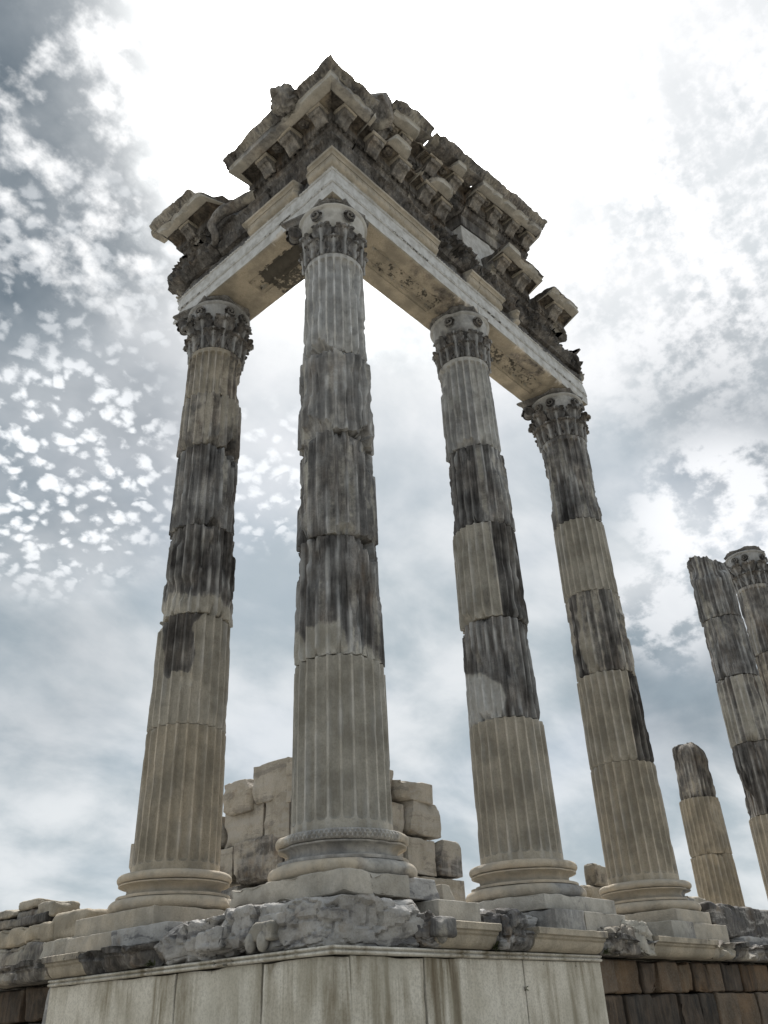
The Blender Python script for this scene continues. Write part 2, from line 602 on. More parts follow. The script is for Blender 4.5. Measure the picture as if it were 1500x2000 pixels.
    h = N.m('ADD', N.m('MULTIPLY', fine, 0.35), N.m('ADD', N.m('MULTIPLY', blot2, 1.0), N.m('MULTIPLY', pitm, -0.35)))
    bp = N.n('ShaderNodeBump'); bp.inputs['Strength'].default_value = bump; bp.inputs['Distance'].default_value = 0.022
    N.set(bp.inputs['Height'], h)
    N.set(bs.inputs['Normal'], bp.outputs[0])
    N.t.links.new(bs.outputs[0], out.inputs[0])
    return m


MARBLE = make_marble('marble', (0.30, 0.283, 0.245), (0.49, 0.47, 0.42))
BLUE = make_marble('blue_veined_marble', (0.27, 0.265, 0.262), (0.45, 0.44, 0.425), veins=True, bump=0.9)
PODIUM = make_marble('podium_marble', (0.62, 0.585, 0.50), (0.76, 0.73, 0.65), speck=0.3, stain=0.85, bump=0.3)
WALLSTONE = make_marble('cella_marble', (0.36, 0.33, 0.28), (0.50, 0.47, 0.42), veins=0.55, bump=0.9)
DARK = make_marble('dark_andesite', (0.09, 0.07, 0.053), (0.17, 0.125, 0.09), bump=0.8,
                   ramp=[(0.30, (0.02, 0.019, 0.018)), (0.45, (0.06, 0.05, 0.042)), (0.6, (0.105, 0.082, 0.064)), (0.75, (0.17, 0.135, 0.105))])


def make_ground():
    m = bpy.data.materials.new('dusty_ground')
    m.use_nodes = True
    N = NT(m.node_tree)
    out = N.n('ShaderNodeOutputMaterial'); bs = N.n('ShaderNodeBsdfPrincipled')
    co = N.n('ShaderNodeTexCoord').outputs['Object']
    a = N.noise(co, 0.35, 8.0, 0.6); b = N.noise(co, 9.0, 6.0, 0.65)
    c = N.mix(N.ss(a, 0.35, 0.65), (0.22, 0.205, 0.175), (0.30, 0.285, 0.25))
    c = N.mix(N.m('MULTIPLY', N.ss(b, 0.5, 0.7), 0.4), c, (0.25, 0.23, 0.19))
    N.set(bs.inputs['Base Color'], c); bs.inputs['Roughness'].default_value = 0.95
    bp = N.n('ShaderNodeBump'); bp.inputs['Strength'].default_value = 0.5; bp.inputs['Distance'].default_value = 0.03
    N.set(bp.inputs['Height'], b); N.set(bs.inputs['Normal'], bp.outputs[0])
    N.t.links.new(bs.outputs[0], out.inputs[0])
    return m


GROUNDM = make_ground()
GZ = -3.4

# ------------------------------------------------------------------ setting
def ground():
    n = 121
    g = np.sign(np.linspace(-1, 1, n)) * np.abs(np.linspace(-1, 1, n)) ** 3 * 1500
    X, Y = np.meshgrid(g, g, indexing='xy')
    V = np.stack([X.ravel(), Y.ravel(), np.full(X.size, GZ)], 1)
    V[:, 2] += fbm(V * (1, 1, 0), 0.4, 3, 3) * 0.03
    structure(MB().add(V, grid_quads(n, n), flip=None).build('ground', GROUNDM, origin=(0, 0, GZ)))


def platform():
    """rubble core and floor of the temple platform behind its facing"""
    P_, Q_ = block((8.8, 8.8, 1.17), r=0.03, res=0.3, rough=0.03, seed=2, freq=1.5)
    mk = np.tile((0.35, 0.3, 0.1, 0), (len(P_), 1))
    structure(MB().add(P_ + (8.15, 8.2, GZ + 1.17 - 0.05), Q_, mk=mk).build('temple_platform', MARBLE))


ground()
platform()

# ------------------------------------------------------------------ columns
def shaft_r(z):
    t = np.clip(z / 8.04, 0, 1)
    return 0.53 - 0.081 * t ** 1.25


_t1 = np.array([-1.0, -0.84, -0.79, -0.66, -0.36, 0.0, 0.36, 0.66, 0.79, 0.84])
FL_T = np.tile(_t1, 24)
FL_PHI = (np.repeat(np.arange(24), 10) + (FL_T + 1) / 2) * (2 * math.pi / 24)


def drum(ax, ay, z0, z1, seed, age=0.0, dr=0.0, dx=0.0, dy=0.0, bites=(), paint=None, spall=0.5, top=False, bottom=False,
         broken_top=None, warm=0.0, crust=0.0, pale=0.0, lores=1, dome=None):
    rj = random.Random(seed)
    if age > 0.3:
        dx += rj.uniform(-0.014, 0.014); dy += rj.uniform(-0.014, 0.014); dr += rj.uniform(-0.008, 0.012)
    thc = math.atan2(CAM[1] - ay, CAM[0] - ax)
    n = int((z1 - z0) / (0.04 * lores))
    e = np.array([0.0, 0.002, 0.010, 0.024])
    zr = np.concatenate([z0 + e, np.linspace(z0 + 0.045, z1 - 0.045, n), z1 - e[::-1]])
    if bottom:
        zr = np.concatenate([[-0.12, -0.117, -0.075, -0.07, -0.068, -0.06, -0.05, -0.042, -0.036, -0.03, -0.024, -0.018, -0.010, 0.0, 0.008, 0.016, 0.03, 0.05, 0.075], zr[zr > 0.09]])
    if top:
        zt = 8.04
        zr = np.concatenate([zr[zr < zt - 0.16], [zt - 0.15, zt - 0.12, zt - 0.105, zt - 0.093, zt - 0.085, zt - 0.078, zt - 0.07, zt - 0.055, zt - 0.045, zt - 0.043, zt - 0.03, zt - 0.012, zt, zt + 0.008]])
    nz = len(zr)
    na = 240
    phi = np.tile(FL_PHI, nz)
    t = np.tile(FL_T, nz)
    z = np.repeat(zr, na)
    th = thc + phi
    R0 = shaft_r(z) + dr
    cyl = np.stack([np.cos(th) * 0.5, np.sin(th) * 0.5, z], 1) + seed * 5.7
    tt = t / 0.80
    fl = np.clip(1 - tt * tt, 0, None)
    if bottom:
        k = np.clip((z + 0.035) / 0.05, 0, 1)
        fl = np.clip(fl - (1 - k) ** 2, 0, None)
        fl = np.where(z < -0.035, 0, fl)
    if top:
        k = np.clip((zt - 0.07 - z) / 0.05, 0, 1)
        fl = np.clip(fl - (1 - k) ** 2, 0, None)
        fl = np.where(z > zt - 0.07, 0, fl)
    depth = 0.066 * np.sqrt(fl)
    wear = age * (0.30 + 0.35 * np.clip(fbm(cyl, 2.2, seed + 3, 3), -0.6, 1))
    depth = depth * (1 - np.clip(wear, 0, 0.75))
    r = R0 - depth
    if bottom:
        k = np.clip(-z / 0.068, 0, 1)
        r = np.where(z < 0.0, r + 0.085 * (1 - np.sqrt(np.clip(1 - k ** 2, 0, 1))), r)
        r = np.where(z < -0.0685, 0.625, r)
    if top:
        r = np.where(z > zt - 0.0445, R0 + 0.035 * np.sin(np.clip((z - (zt - 0.045)) / 0.05, 0, 1) * math.pi) ** 0.5 + 0.008, r)
    # broken arrises
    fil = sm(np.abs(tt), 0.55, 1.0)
    chip = np.clip(fbm(cyl, (5, 5, 2.2), seed + 9, 4) - (0.26 - 0.24 * age), 0, 0.6) * 0.12 * (0.30 + age)
    if bottom or top:
        chip = chip * sm(z, 0.0, 0.15) * (sm(z, 8.0, 7.85) if top else 1)
    r = r - chip * fil
    # spalled edges along the joints
    for zj, on_ in ((z0, not bottom), (z1, not top)):
        if not on_:
            continue
        d = np.abs(z - zj)
        ring = np.stack([np.cos(th), np.sin(th), np.full_like(z, zj * 3.0)], 1)
        k_ = 0.50 if zj == z0 else 0.34
        h = 0.012 + (0.06 + 1.25 * spall) * k_ * np.clip(fbm(ring, 3.0, seed + 20 + int(zj * 10), 5, 0.6) + 0.04, 0, 0.8) ** 1.5
        h = h * (1 + 0.35 * fbm(cyl, 9, seed + 23, 3))
        cut = np.clip(1 - d / h, 0, 1)
        dep = 0.006 + np.where(cut > 0, np.minimum(0.9 * h, 0.13) * cut ** 0.8, -0.006)
        r = np.minimum(r, R0 - dep)
    pd = (np.degrees(phi) + 180) % 360 - 180
    for (bp, bz, bw, bh, bd) in bites:
        zj = z0 if abs(bz - z0) < 0.16 else (z1 if abs(bz - z1) < 0.16 else None)
        if zj is not None and not (bottom and zj == z0):       # wedge knocked out of the joint edge
            u_ = np.abs((pd - bp + 180) % 360 - 180) / bw + 0.25 * fbm(cyl, 4.0, seed + 35, 3)
            hh = 1.5 * bh * np.clip(1 - u_ ** 1.6, 0, 1) * (1 + 0.3 * fbm(cyl, 7, seed + 36, 4)) + 1e-6
            lim = 2.3 * bd * np.clip(1 - np.abs(z - zj) / hh, 0, 1) ** 0.33 * sm(hh, 0.0, 0.09)
            r = np.where(lim > 0, np.minimum(r, R0 - lim - 0.01 * fbm(cyl, 9, seed + 37, 3)), r)
            continue
        q = np.sqrt((((pd - bp + 180) % 360 - 180) / bw) ** 2 + ((z - bz) / bh) ** 2) + fbm(cyl, 5.0, seed + 31, 4) * 0.28
        lim = bd * (1 - sm(q, 0.72, 1.0)) + fbm(cyl, 8, seed + 33, 4) * 0.022 * (q < 1)
        r = np.where(q < 1, np.minimum(r, R0 - lim), r)
    r = r + fbm(cyl, 7.0, seed, 4) * (0.0015 + 0.006 * age)
    zz = z.copy()
    if broken_top is not None:
        lim = broken_top(pd, r, cyl)
        over = np.clip(zz - lim, 0, None)
        zz = zz - over * 0.95
        r = r * (1 - np.clip(over * 0.5, 0, 0.5))
    ringn = np.stack([np.cos(th), np.sin(th), z], 1)
    gapn = 0.003 + 0.006 * age + (0.006 + 0.022 * age * spall) * np.clip(fbm(ringn * (1, 1, 0), 4.0, seed + 61, 4), 0, 1)
    if not bottom:
        zz = np.maximum(zz, z0 + gapn * sm(r, 0.3, 0.35) + (z - z0) * 0.05)
    if not top and broken_top is None:
        zz = np.minimum(zz, z1 - gapn * 0.6 - (z1 - z) * 0.05)
    if dome:
        k = np.clip((zz - (dome - 0.5) + 0.10 * fbm(cyl, 2.5, seed + 71, 3) + 0.12 * np.sin(np.radians(pd + 60))) / 0.56, 0, 0.999)
        r = r * (1 - k ** 4) ** 0.5 + 0.02 * fbm(cyl, 5, seed + 72, 4)
    V = np.stack([ax + dx + r * np.cos(th), ay + dy + r * np.sin(th), zz], 1)
    o = age * (0.72 + 0.2 * fbm(cyl, 1.3, seed + 77, 3))
    o = np.clip(o, 0, 1.1)
    if paint is not None:
        o = paint(pd, z, o, cyl)
    # each flute weathers on its own; insides also painted darker to deepen their shade
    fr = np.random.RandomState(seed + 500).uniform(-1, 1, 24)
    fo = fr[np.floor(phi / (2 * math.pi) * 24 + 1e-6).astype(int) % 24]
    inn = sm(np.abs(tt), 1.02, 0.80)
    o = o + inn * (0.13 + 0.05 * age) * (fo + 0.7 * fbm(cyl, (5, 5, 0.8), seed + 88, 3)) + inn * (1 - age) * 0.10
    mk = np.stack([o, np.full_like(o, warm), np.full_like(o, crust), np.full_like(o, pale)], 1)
    if paint is not None and hasattr(paint, 'm'):
        mk[:, 3] += 0.6 * paint.m
    mk[:, 3] += np.clip(0.15 + 0.75 * fbm(cyl, (6, 6, 2.5), seed + 55, 3), 0, 0.8) * fil * (0.55 + 0.30 * age)  # ridges painted paler between the flutes, as if catching light
    Q = grid_quads(na, nz, True)
    b = len(V)
    V = np.vstack([V, [ax + dx, ay + dy, V[:na, 2].mean()], [ax + dx, ay + dy, V[-na:, 2].mean()]])
    mk = np.vstack([mk, mk[0], mk[-1]])
    k = np.arange(na)
    T = np.concatenate([np.stack([(k + 1) % na, k, np.full(na, b)], 1), np.stack([k + na * (nz - 1), (k + 1) % na + na * (nz - 1), np.full(na, b + 1)], 1)])
    return MB().add(V, Q, T, mk)


def arc(cx_, cz_, rx, rz, a0, a1, n):
    a = np.radians(np.linspace(a0, a1, n))
    return [(cx_ + rx * math.cos(k), cz_ + rz * math.sin(k)) for k in a]


def column_base(root, ax, ay, seed, scales=False, broken=()):
    thc = math.atan2(CAM[1] - ay, CAM[0] - ax)
    parts = [('lower_torus', [(0.3, -0.568), (0.68, -0.568)] + arc(0.668, -0.492, 0.088, 0.076, -80, 84, 18) + [(0.64, -0.417), (0.62, -0.413), (0.3, -0.412)]),
             ('scotia', [(0.3, -0.411), (0.672, -0.409), (0.676, -0.385), (0.672, -0.378)] + arc(0.678, -0.318, 0.118, 0.060, 262, 100, 18) + [(0.660, -0.257), (0.662, -0.243), (0.60, -0.240), (0.3, -0.240)]),
             ('upper_torus', [(0.3, -0.239), (0.60, -0.238), (0.628, -0.236)] + arc(0.634, -0.185, 0.052, 0.050, -84, 84, 28 if scales else 14) + [(0.575, -0.136), (0.565, -0.121), (0.3, -0.121)])]
    for k, (nm, prof) in enumerate(parts):
        nseg = 900 if (scales and nm == 'upper_torus') else 144
        V, Q, T, th, r = revolve(prof, nseg, ax, ay)
        n = len(th)
        pd = (np.degrees(th - thc) + 180) % 360 - 180
        S = V[:n] + seed * 3.3
        outer = sm(r, 0.5, 0.62)
        d = fbm(S, 7, seed + k, 4) * 0.004 - np.clip(fbm(S, 3.5, seed + 60 + k, 4) - 0.28, 0, 1) * 0.07 * outer
        if scales and nm == 'upper_torus':
            zz = (V[:n, 2] + 0.185) / 0.05
            msk = sm(np.abs(pd), 62, 50)
            pat = np.abs(np.sin((pd * 0.72 + zz * 2.4))) * np.abs(np.sin((pd * 0.72 - zz * 2.4)))
            d = d + (pat - 0.5) * 0.022 * msk * outer
        for (nm2, bp, bw, bd) in broken:
            if nm2 == nm:
                m = 1 - sm(np.abs(pd - bp) + fbm(S, 6, seed + 90, 3) * 8, bw * 0.85, bw)
                d = d - bd * m * outer * (0.8 + 0.4 * fbm(S, 9, seed + 91, 3))
        V[:n, 0] += np.cos(th) * d; V[:n, 1] += np.sin(th) * d
        mk = np.zeros((len(V), 4))
        mk[:n, 0] = np.clip(0.15 + fbm(S, 1.7, seed + 5, 3) * 0.35, 0, 0.6)
        mk[:n, 1] = 1.0
        mk[:n, 3] = 0.38
        mk[:n, 2] = 0.12 + 0.25 * np.clip(fbm(S, 2.0, seed + 6, 3), 0, 1)
        for (nm2, bp, bw, bd) in broken:
            if nm2 == nm:
                mk[:n, 0] += sm(np.abs(pd - bp) + 10 * fbm(S, 5, seed + 66, 3), bw + 6, bw - 6) * 0.42
                mk[:n, 1] *= 1 - 0.8 * sm(np.abs(pd - bp), bw + 6, bw - 6)
        ob = MB().add(V, Q, T, mk).build('base' if k == 0 else nm, MARBLE, root if k == 0 else first)
        if k == 0:
            first = ob


def bell_r(z):
    return 0.432 + 0.085 * np.clip(z, 0, 1) ** 2.2


def leaf_mesh(h, W_, name, reach=0.15, seed=0, flat=1.0, crust=0.16):
    """an acanthus leaf: lobed outline, raised midrib, tip curling out and over"""
    nu, nv = 17, 30
    v = np.linspace(0, 1, nv)
    u = np.linspace(-1, 1, nu)
    Vg, Ug = np.meshgrid(v, u, indexing='ij')
    cl = np.array([(0, 0), (0.012, 0.3), (0.022, 0.55), (0.05, 0.8), (0.10, 0.95), (0.145, 1.0), (0.18, 0.96), (0.185, 0.87)])
    tt = np.linspace(0, 1, len(cl))
    ro = np.interp(Vg, tt, cl[:, 0]) * reach / 0.15
    zz = np.interp(Vg, tt, cl[:, 1]) * h
    w = W_ * (0.82 + 0.30 * np.sin(math.pi * np.clip(Vg * 1.05, 0, 1))) * np.where(Vg > 0.72, np.sqrt(np.clip(1 - ((Vg - 0.72) / 0.285) ** 2, 0.02, 1)), 1)
    lob = np.abs(np.sin(Vg * math.pi * 5.5 + 0.4)) ** 0.6
    w = w * (0.70 + 0.34 * lob)
    a = Ug * w
    rel = 0.036 * np.exp(-(Ug / 0.12) ** 2) - 0.030 * (np.abs(Ug) ** 2)
    rel = rel + 0.026 * np.cos((np.abs(Ug) * 2.6 - Vg * 5.5) * math.pi) * sm(np.abs(Ug), 0.1, 0.3)
    rr = bell_r(zz) + 0.016 + ro + rel * flat * (1 - 0.3 * Vg)
    front = np.stack([rr * np.cos(a / 0.46), rr * np.sin(a / 0.46), zz], -1).reshape(-1, 3)
    rb = rr - 0.03
    back = np.stack([rb * np.cos(a / 0.46), rb * np.sin(a / 0.46), zz], -1).reshape(-1, 3)
    front = front + fbm3(front + seed, 14, seed, 2) * 0.006
    q = grid_quads(nu, nv)
    n = len(front)
    rim = [i for i in range(nu)] + [j * nu + nu - 1 for j in range(1, nv)] + [(nv - 1) * nu + i for i in range(nu - 2, -1, -1)] + [j * nu for j in range(nv - 2, 0, -1)]
    rim = np.array(rim)
    nx = np.roll(rim, -1)
    Q = np.concatenate([q, q[:, ::-1] + n, np.stack([nx, rim, rim + n, nx + n], 1)])
    mk = np.zeros((2 * n, 4))
    mk[:, 0] = 0.62; mk[:, 3] = 0.6 * np.tile(np.exp(-(Ug / 0.15) ** 2).ravel(), 2); mk[:, 2] = crust + 0.14 * np.tile(np.clip(1 - np.abs(Vg - 0.55) * 1.2, 0, 1).ravel(), 2)
    return MB().add(np.vstack([front, back]), Q, None, mk).mesh(name, MARBLE, sharp=55)


def spiral_mesh(name, rad=0.095, thick=0.018, turns=1.8):
    """a rolled volute in its own YZ plane with a raised eye"""
    n, m = 60, 8
    t = np.linspace(0, 1, n)
    a = t * turns * 2 * math.pi
    r = rad * (1 - 0.86 * t)
    cx_ = np.cos(a) * r; cz_ = np.sin(a) * r
    th = np.linspace(0, 2 * math.pi, m, endpoint=False)
    tk = thick * (1 - 0.55 * t)
    V = []
    for i in range(n):
        dr = np.array([math.cos(a[i]), math.sin(a[i])])
        for k in th:
            V.append((math.sin(k) * tk[i] * 1.5 - 0.0 + 0.03 * t[i], cx_[i] + dr[0] * math.cos(k) * tk[i], cz_[i] + dr[1] * math.cos(k) * tk[i]))
    V = np.array(V)
    Q = grid_quads(m, n, True)
    mk = np.tile((0.62, 0.15, 0.28, 0.1), (len(V), 1))
    mb = MB().add(V, Q, None, mk, flip=None)
    prof = [(0.0, 0.0), (rad * 0.98, 0.0), (rad * 0.95, 0.012), (0.0, 0.016)]
    d, q, T, _, _ = revolve(prof, 24, 0, 0)
    d = np.stack([d[:, 2] - 0.035, d[:, 0], d[:, 1]], 1)
    mb.add(d, q, T, (0.75, 0.1, 0.45, 0))
    return mb.mesh(name, MARBLE, sharp=60)


LEAVES = {'worn': (leaf_mesh(0.34, 0.150, 'leaf', 0.05, 1, 0.95, 0.20), leaf_mesh(0.58, 0.14, 'leaf', 0.055, 2, 0.95, 0.22)),
          'full': (leaf_mesh(0.37, 0.165, 'leaf', 0.09, 3, 1.0, 0.24), leaf_mesh(0.65, 0.145, 'leaf', 0.12, 4, 1.0, 0.24))}
SPIRAL = spiral_mesh('helix')
SPIRAL_BIG = spiral_mesh('volute', 0.115, 0.034, 2.1)


def capital(root, ax, ay, z0, seed, broken=(), missing=(), ndrop=(), tone=0.45, leaves='full'):
    """Corinthian capital: bell, two rings of leaves, helices, corner volutes and abacus.
    broken lists abacus corners (degrees) that have been knocked off, missing their volutes"""
    org = np.array(ORG[root.name])
    rel = Vector((ax - org[0], ay - org[1], z0 - org[2]))
    zs = np.concatenate([np.linspace(0, 0.94, 26), [0.955, 0.97, 0.985, 1.0]])
    rr = bell_r(zs)
    rr[-4:] += np.array([0.02, 0.03, 0.03, 0.015])
    V, Q, T, th, r = revolve(np.stack([rr, zs + z0], 1), 128, ax, ay)
    n = len(th)
    S = V[:n] + seed
    d = fbm(S, 6, seed, 4) * 0.008 - np.clip(fbm(S, 2.5, seed + 3, 3) - 0.3, 0, 1) * 0.06
    V[:n, 0] += np.cos(th) * d; V[:n, 1] += np.sin(th) * d
    mk = np.zeros((len(V), 4))
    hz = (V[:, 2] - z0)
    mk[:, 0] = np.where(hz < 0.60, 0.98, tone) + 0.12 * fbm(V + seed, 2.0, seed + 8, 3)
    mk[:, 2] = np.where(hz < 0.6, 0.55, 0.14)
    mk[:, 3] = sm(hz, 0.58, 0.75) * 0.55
    bell = MB().add(V, Q, T, mk).build('capital', MARBLE, root)
    rnd = random.Random(seed)
    for ring, (me, off, hh) in enumerate(((LEAVES[leaves][0], 0.0, 0.36), (LEAVES[leaves][1], 22.5, 0.62))):
        for k in range(8):
            if (ring, k) in ndrop:
                continue
            a = R_(45 * k + off + rnd.uniform(-1.5, 1.5))
            m = Matrix.Translation(rel) @ Matrix.Rotation(a, 4, 'Z') @ Matrix.Scale(rnd.uniform(0.95, 1.05), 4, (0, 0, 1))
            share('leaf', me, bell, m)
    for face in range(4):
        for sg in (-1, 1):
            a = R_(90 * face + sg * 15)
            m = Matrix.Translation(rel + Vector((0, 0, 0.80))) @ Matrix.Rotation(a, 4, 'Z') @ Matrix.Translation((0.525, 0, 0)) @ Matrix.Scale(sg, 4, (0, 1, 0))
            if leaves == 'worn' and abs((90 * face + sg * 15) % 360 - 225) > 40:
                continue
            share('helix', SPIRAL, bell, m)
        ca = 90 * face + 45
        if ca not in missing:
            for sg in (-1, 1):
                m = Matrix.Translation(rel + Vector((0, 0, 0.86))) @ Matrix.Rotation(R_(ca), 4, 'Z') @ Matrix.Translation((0.60, sg * 0.05, 0)) @ Matrix.Rotation(R_(-90 + sg * 8), 4, 'Z') @ Matrix.Scale(sg, 4, (1, 0, 0))
                share('volute', SPIRAL_BIG, bell, m)
    # abacus with hollow sides
    na = 192
    thx = np.linspace(0, 2 * math.pi, na, endpoint=False)
    q = ((np.degrees(thx) + 45) % 90) - 45            # angle from middle of the side
    side_r = 0.475 / np.cos(np.radians(q)) * (1 + 0.27 * (np.abs(q) / 45) ** 2)
    corner = np.minimum(side_r, 0.83 / np.cos(np.radians(45 - np.abs(q))))
    for ca in broken:
        dd = np.abs((np.degrees(thx) - ca + 180) % 360 - 180)
        lim = 0.53 + 0.10 * sm(dd, 12, 34) + 0.03 * fbm(np.stack([np.cos(thx), np.sin(thx), thx * 0], 1), 5, seed + ca, 3)
        corner = np.where(dd < 36, np.minimum(corner, lim), corner)
    rows = [(0.0, 0.0), (0.86, 0.0), (0.87, 0.012), (0.89, 0.036), (0.93, 0.058), (0.955, 0.062), (0.955, 0.078), (0.985, 0.082), (1.0, 0.094), (1.0, 0.116), (0.0, 0.118)]
    V = np.concatenate([np.stack([ax + corner * f * np.cos(thx), ay + corner * f * np.sin(thx), np.full(na, z0 + 1.0 + dz_)], 1) for f, dz_ in rows])
    V = V + fbm3(V + seed, 5, seed + 4, 4) * (0.012 + 0.03 * np.tile(sm(side_r - corner, 0.01, 0.08), len(rows)))[:, None]
    V[:, 2] = np.clip(V[:, 2], z0 + 0.985, z0 + 1.12 - 0.001)
    mk = np.tile((0.58, 0.1, 0.24, 0.12), (len(V), 1))
    mk[:, 0] += 0.2 * fbm(V, 2, seed + 9, 3)
    MB().add(V, grid_quads(na, len(rows), True), None, mk).build('abacus', MARBLE, bell)


def column(ax, ay, drums, seed, label, base=True, cap=None, scales=False, base_broken=(), cat='column', group=None):
    root = empty('corinthian_column' if cap else 'broken_column', (ax, ay, -0.57))
    tag(root, label, cat, group)
    if base:
        column_base(root, ax, ay, seed, scales, base_broken)
    for k, d in enumerate(drums):
        d = dict(d)
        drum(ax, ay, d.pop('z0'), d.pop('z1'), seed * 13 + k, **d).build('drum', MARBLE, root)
    if cap is not None:
        capital(root, ax, ay, 8.05, seed, **cap)
    return root


def P_c1b(pd, z, o, c):      # blue-grey old wedge let into new marble
    w = fbm(c, (4, 4, 1.5), 5, 4) * 22
    z = z + fbm(c, (7, 7, 2), 15, 4) * 0.12
    m = sm(z, 2.2, 2.35) * sm(pd + w, -62, -50) * sm(pd + w, 12 - (3.2 - z) * 6, 2 - (3.2 - z) * 6)
    return m * 0.7


def P_c1c(pd, z, o, c):
    return 0.22 + (o - 0.1) * sm(z + fbm(c, (6, 6, 2), 8, 4) * 0.16, 3.36, 3.62)


def P_c2b(pd, z, o, c):
    lim = 2.10 - sm(pd, -20, 35) * 0.36 + fbm(c, (5, 5, 1), 8, 3) * 0.10
    return 0.15 + (o - 0.15) * sm(z + fbm(c, (9, 9, 2), 18, 4) * 0.2, lim - 0.1, lim + 0.12)


def P_c3b(pd, z, o, c):
    m = sm(pd + fbm(c, 3, 4, 3) * 10, 4, -6) * sm(z + (pd + 40) * 0.004 + fbm(c, 4, 6, 3) * 0.08, 2.38, 2.26)
    P_c3b.m = m
    return o * (1 - m) + 0.08 * m


def P_c3c(pd, z, o, c):
    return 0.16 + sm(pd + fbm(c, (5, 5, 1.5), 3, 4) * 12, 8, 26) * 0.72


def P_c3d(pd, z, o, c):
    return o + 0.16 * sm(pd, 10, -20) - 0.12 * sm(pd, 15, 45)


def P_c4b(pd, z, o, c):
    return 0.05 + sm(pd + fbm(c, (3, 3, 1), 3, 3) * 10 - (z - 2.4) * 10, 30, 46) * 0.8


def P_c4c(pd, z, o, c):
    return 0.36 + 0.2 * fbm(c, (4, 4, 0.5), 6, 3) + 0.45 * sm(np.abs(pd - 24 + 14 * fbm(c, 2, 3, 3)), 24, 4) + 0.5 * sm(np.abs(pd + 56 + 10 * fbm(c, 2, 5, 3)), 20, 6)


def P_c4e(pd, z, o, c):
    return o - 0.1 + 0.4 * sm(np.abs(pd + 15 + fbm(c, 3, 4, 3) * 10), 22, 8) * sm(z, 7.3, 6.9)


column(0, 2.8885, [
    dict(z0=-0.12, z1=1.63, bottom=True, warm=0.75, spall=0.1),
    dict(z0=1.63, z1=3.18, age=0.15, paint=P_c1b, warm=0.35, spall=0.15, bites=((-12, 2.2, 18, 0.12, 0.03), (-75, 3.1, 25, 0.12, 0.05))),
    dict(z0=3.18, z1=4.61, age=1.0, paint=P_c1c, warm=0.25, spall=0.5, bites=((80, 4.45, 18, 0.2, 0.07), (75, 3.4, 20, 0.25, 0.05))),
    dict(z0=4.61, z1=6.06, age=0.85, spall=0.6, bites=((20, 4.72, 12, 0.12, 0.09), (62, 5.95, 26, 0.20, 0.10), (85, 5.2, 15, 0.4, 0.04))),
    dict(z0=6.06, z1=7.09, age=0.62, warm=0.35, dr=0.012, spall=0.8, bites=((8, 6.15, 20, 0.11, 0.08), (58, 6.12, 22, 0.18, 0.10))),
    dict(z0=7.09, z1=8.048, age=0.55, warm=0.6, top=True, spall=0.4, bites=((40, 7.35, 45, 0.45, 0.035), (85, 7.6, 25, 0.3, 0.08)))],
    1, 'leftmost tall fluted column, dark brown upper drums, carved capital left of the corner', cap=dict(broken=(225, 315), missing=(225, 315), tone=0.6),
    group='standing temple columns')
column(0, 0, [
    dict(z0=-0.12, z1=1.71, bottom=True, warm=0.12, spall=0.05, bites=((88, 1.7, 14, 0.06, 0.05),)),
    dict(z0=1.71, z1=3.24, age=0.95, dr=-0.006, paint=P_c2b, spall=0.5, bites=((62, 3.2, 24, 0.22, 0.09), (78, 2.9, 22, 0.5, 0.05))),
    dict(z0=3.24, z1=4.77, age=0.78, dr=0.004, spall=0.8, bites=((70, 4.6, 32, 0.40, 0.13), (-82, 4.5, 22, 0.5, 0.08), (10, 3.28, 16, 0.10, 0.05))),
    dict(z0=4.77, z1=6.15, age=0.70, dr=0.022, pale=0.15, spall=0.9, bites=((-42, 4.88, 36, 0.22, 0.07), (-20, 5.7, 50, 0.5, 0.028), (55, 5.2, 40, 0.4, 0.03), (60, 4.80, 22, 0.14, 0.12))),
    dict(z0=6.15, z1=8.048, age=0.55, pale=0.45, top=True, spall=0.5, bites=((-30, 6.22, 34, 0.16, 0.12), (84, 6.7, 14, 0.5, 0.05)))],
    2, 'tall fluted corner column nearest the viewer, scaled torus on its base', cap=dict(broken=(225, 315, 45), missing=(225, 315, 45), tone=0.32, leaves='worn'),
    scales=True, base_broken=(('lower_torus', 38, 22, 0.03), ('scotia', -6, 66, 0.035), ('upper_torus', 0, 58, 0.012)), group='standing temple columns')
column(3.2523, 0, [
    dict(z0=-0.12, z1=1.68, bottom=True, warm=0.42, spall=0.08),
    dict(z0=1.68, z1=3.16, age=0.9, dr=-0.010, paint=P_c3b, spall=0.4, bites=((28, 2.0, 18, 0.30, 0.03), (-85, 3.05, 18, 0.15, 0.06))),
    dict(z0=3.16, z1=4.73, age=0.3, paint=P_c3c, warm=0.15, dr=0.004, spall=0.35, bites=((-60, 3.22, 20, 0.12, 0.05),)),
    dict(z0=4.73, z1=6.20, age=0.85, paint=P_c3d, dr=0.006, spall=0.5, bites=((62, 5.95, 34, 0.4, 0.055), (-80, 5.2, 15, 0.6, 0.05))),
    dict(z0=6.20, z1=8.048, age=0.58, pale=0.35, top=True, spall=0.6, bites=((-70, 7.8, 30, 0.25, 0.05), (-10, 6.25, 30, 0.08, 0.06)))],
    3, 'tall fluted column right of the corner column, white patch low on its left', cap=dict(broken=(225, 315, 135), missing=(225, 315, 45, 135), tone=0.45, leaves='worn'),
    base_broken=(('lower_torus', 45, 20, 0.02),), group='standing temple columns')
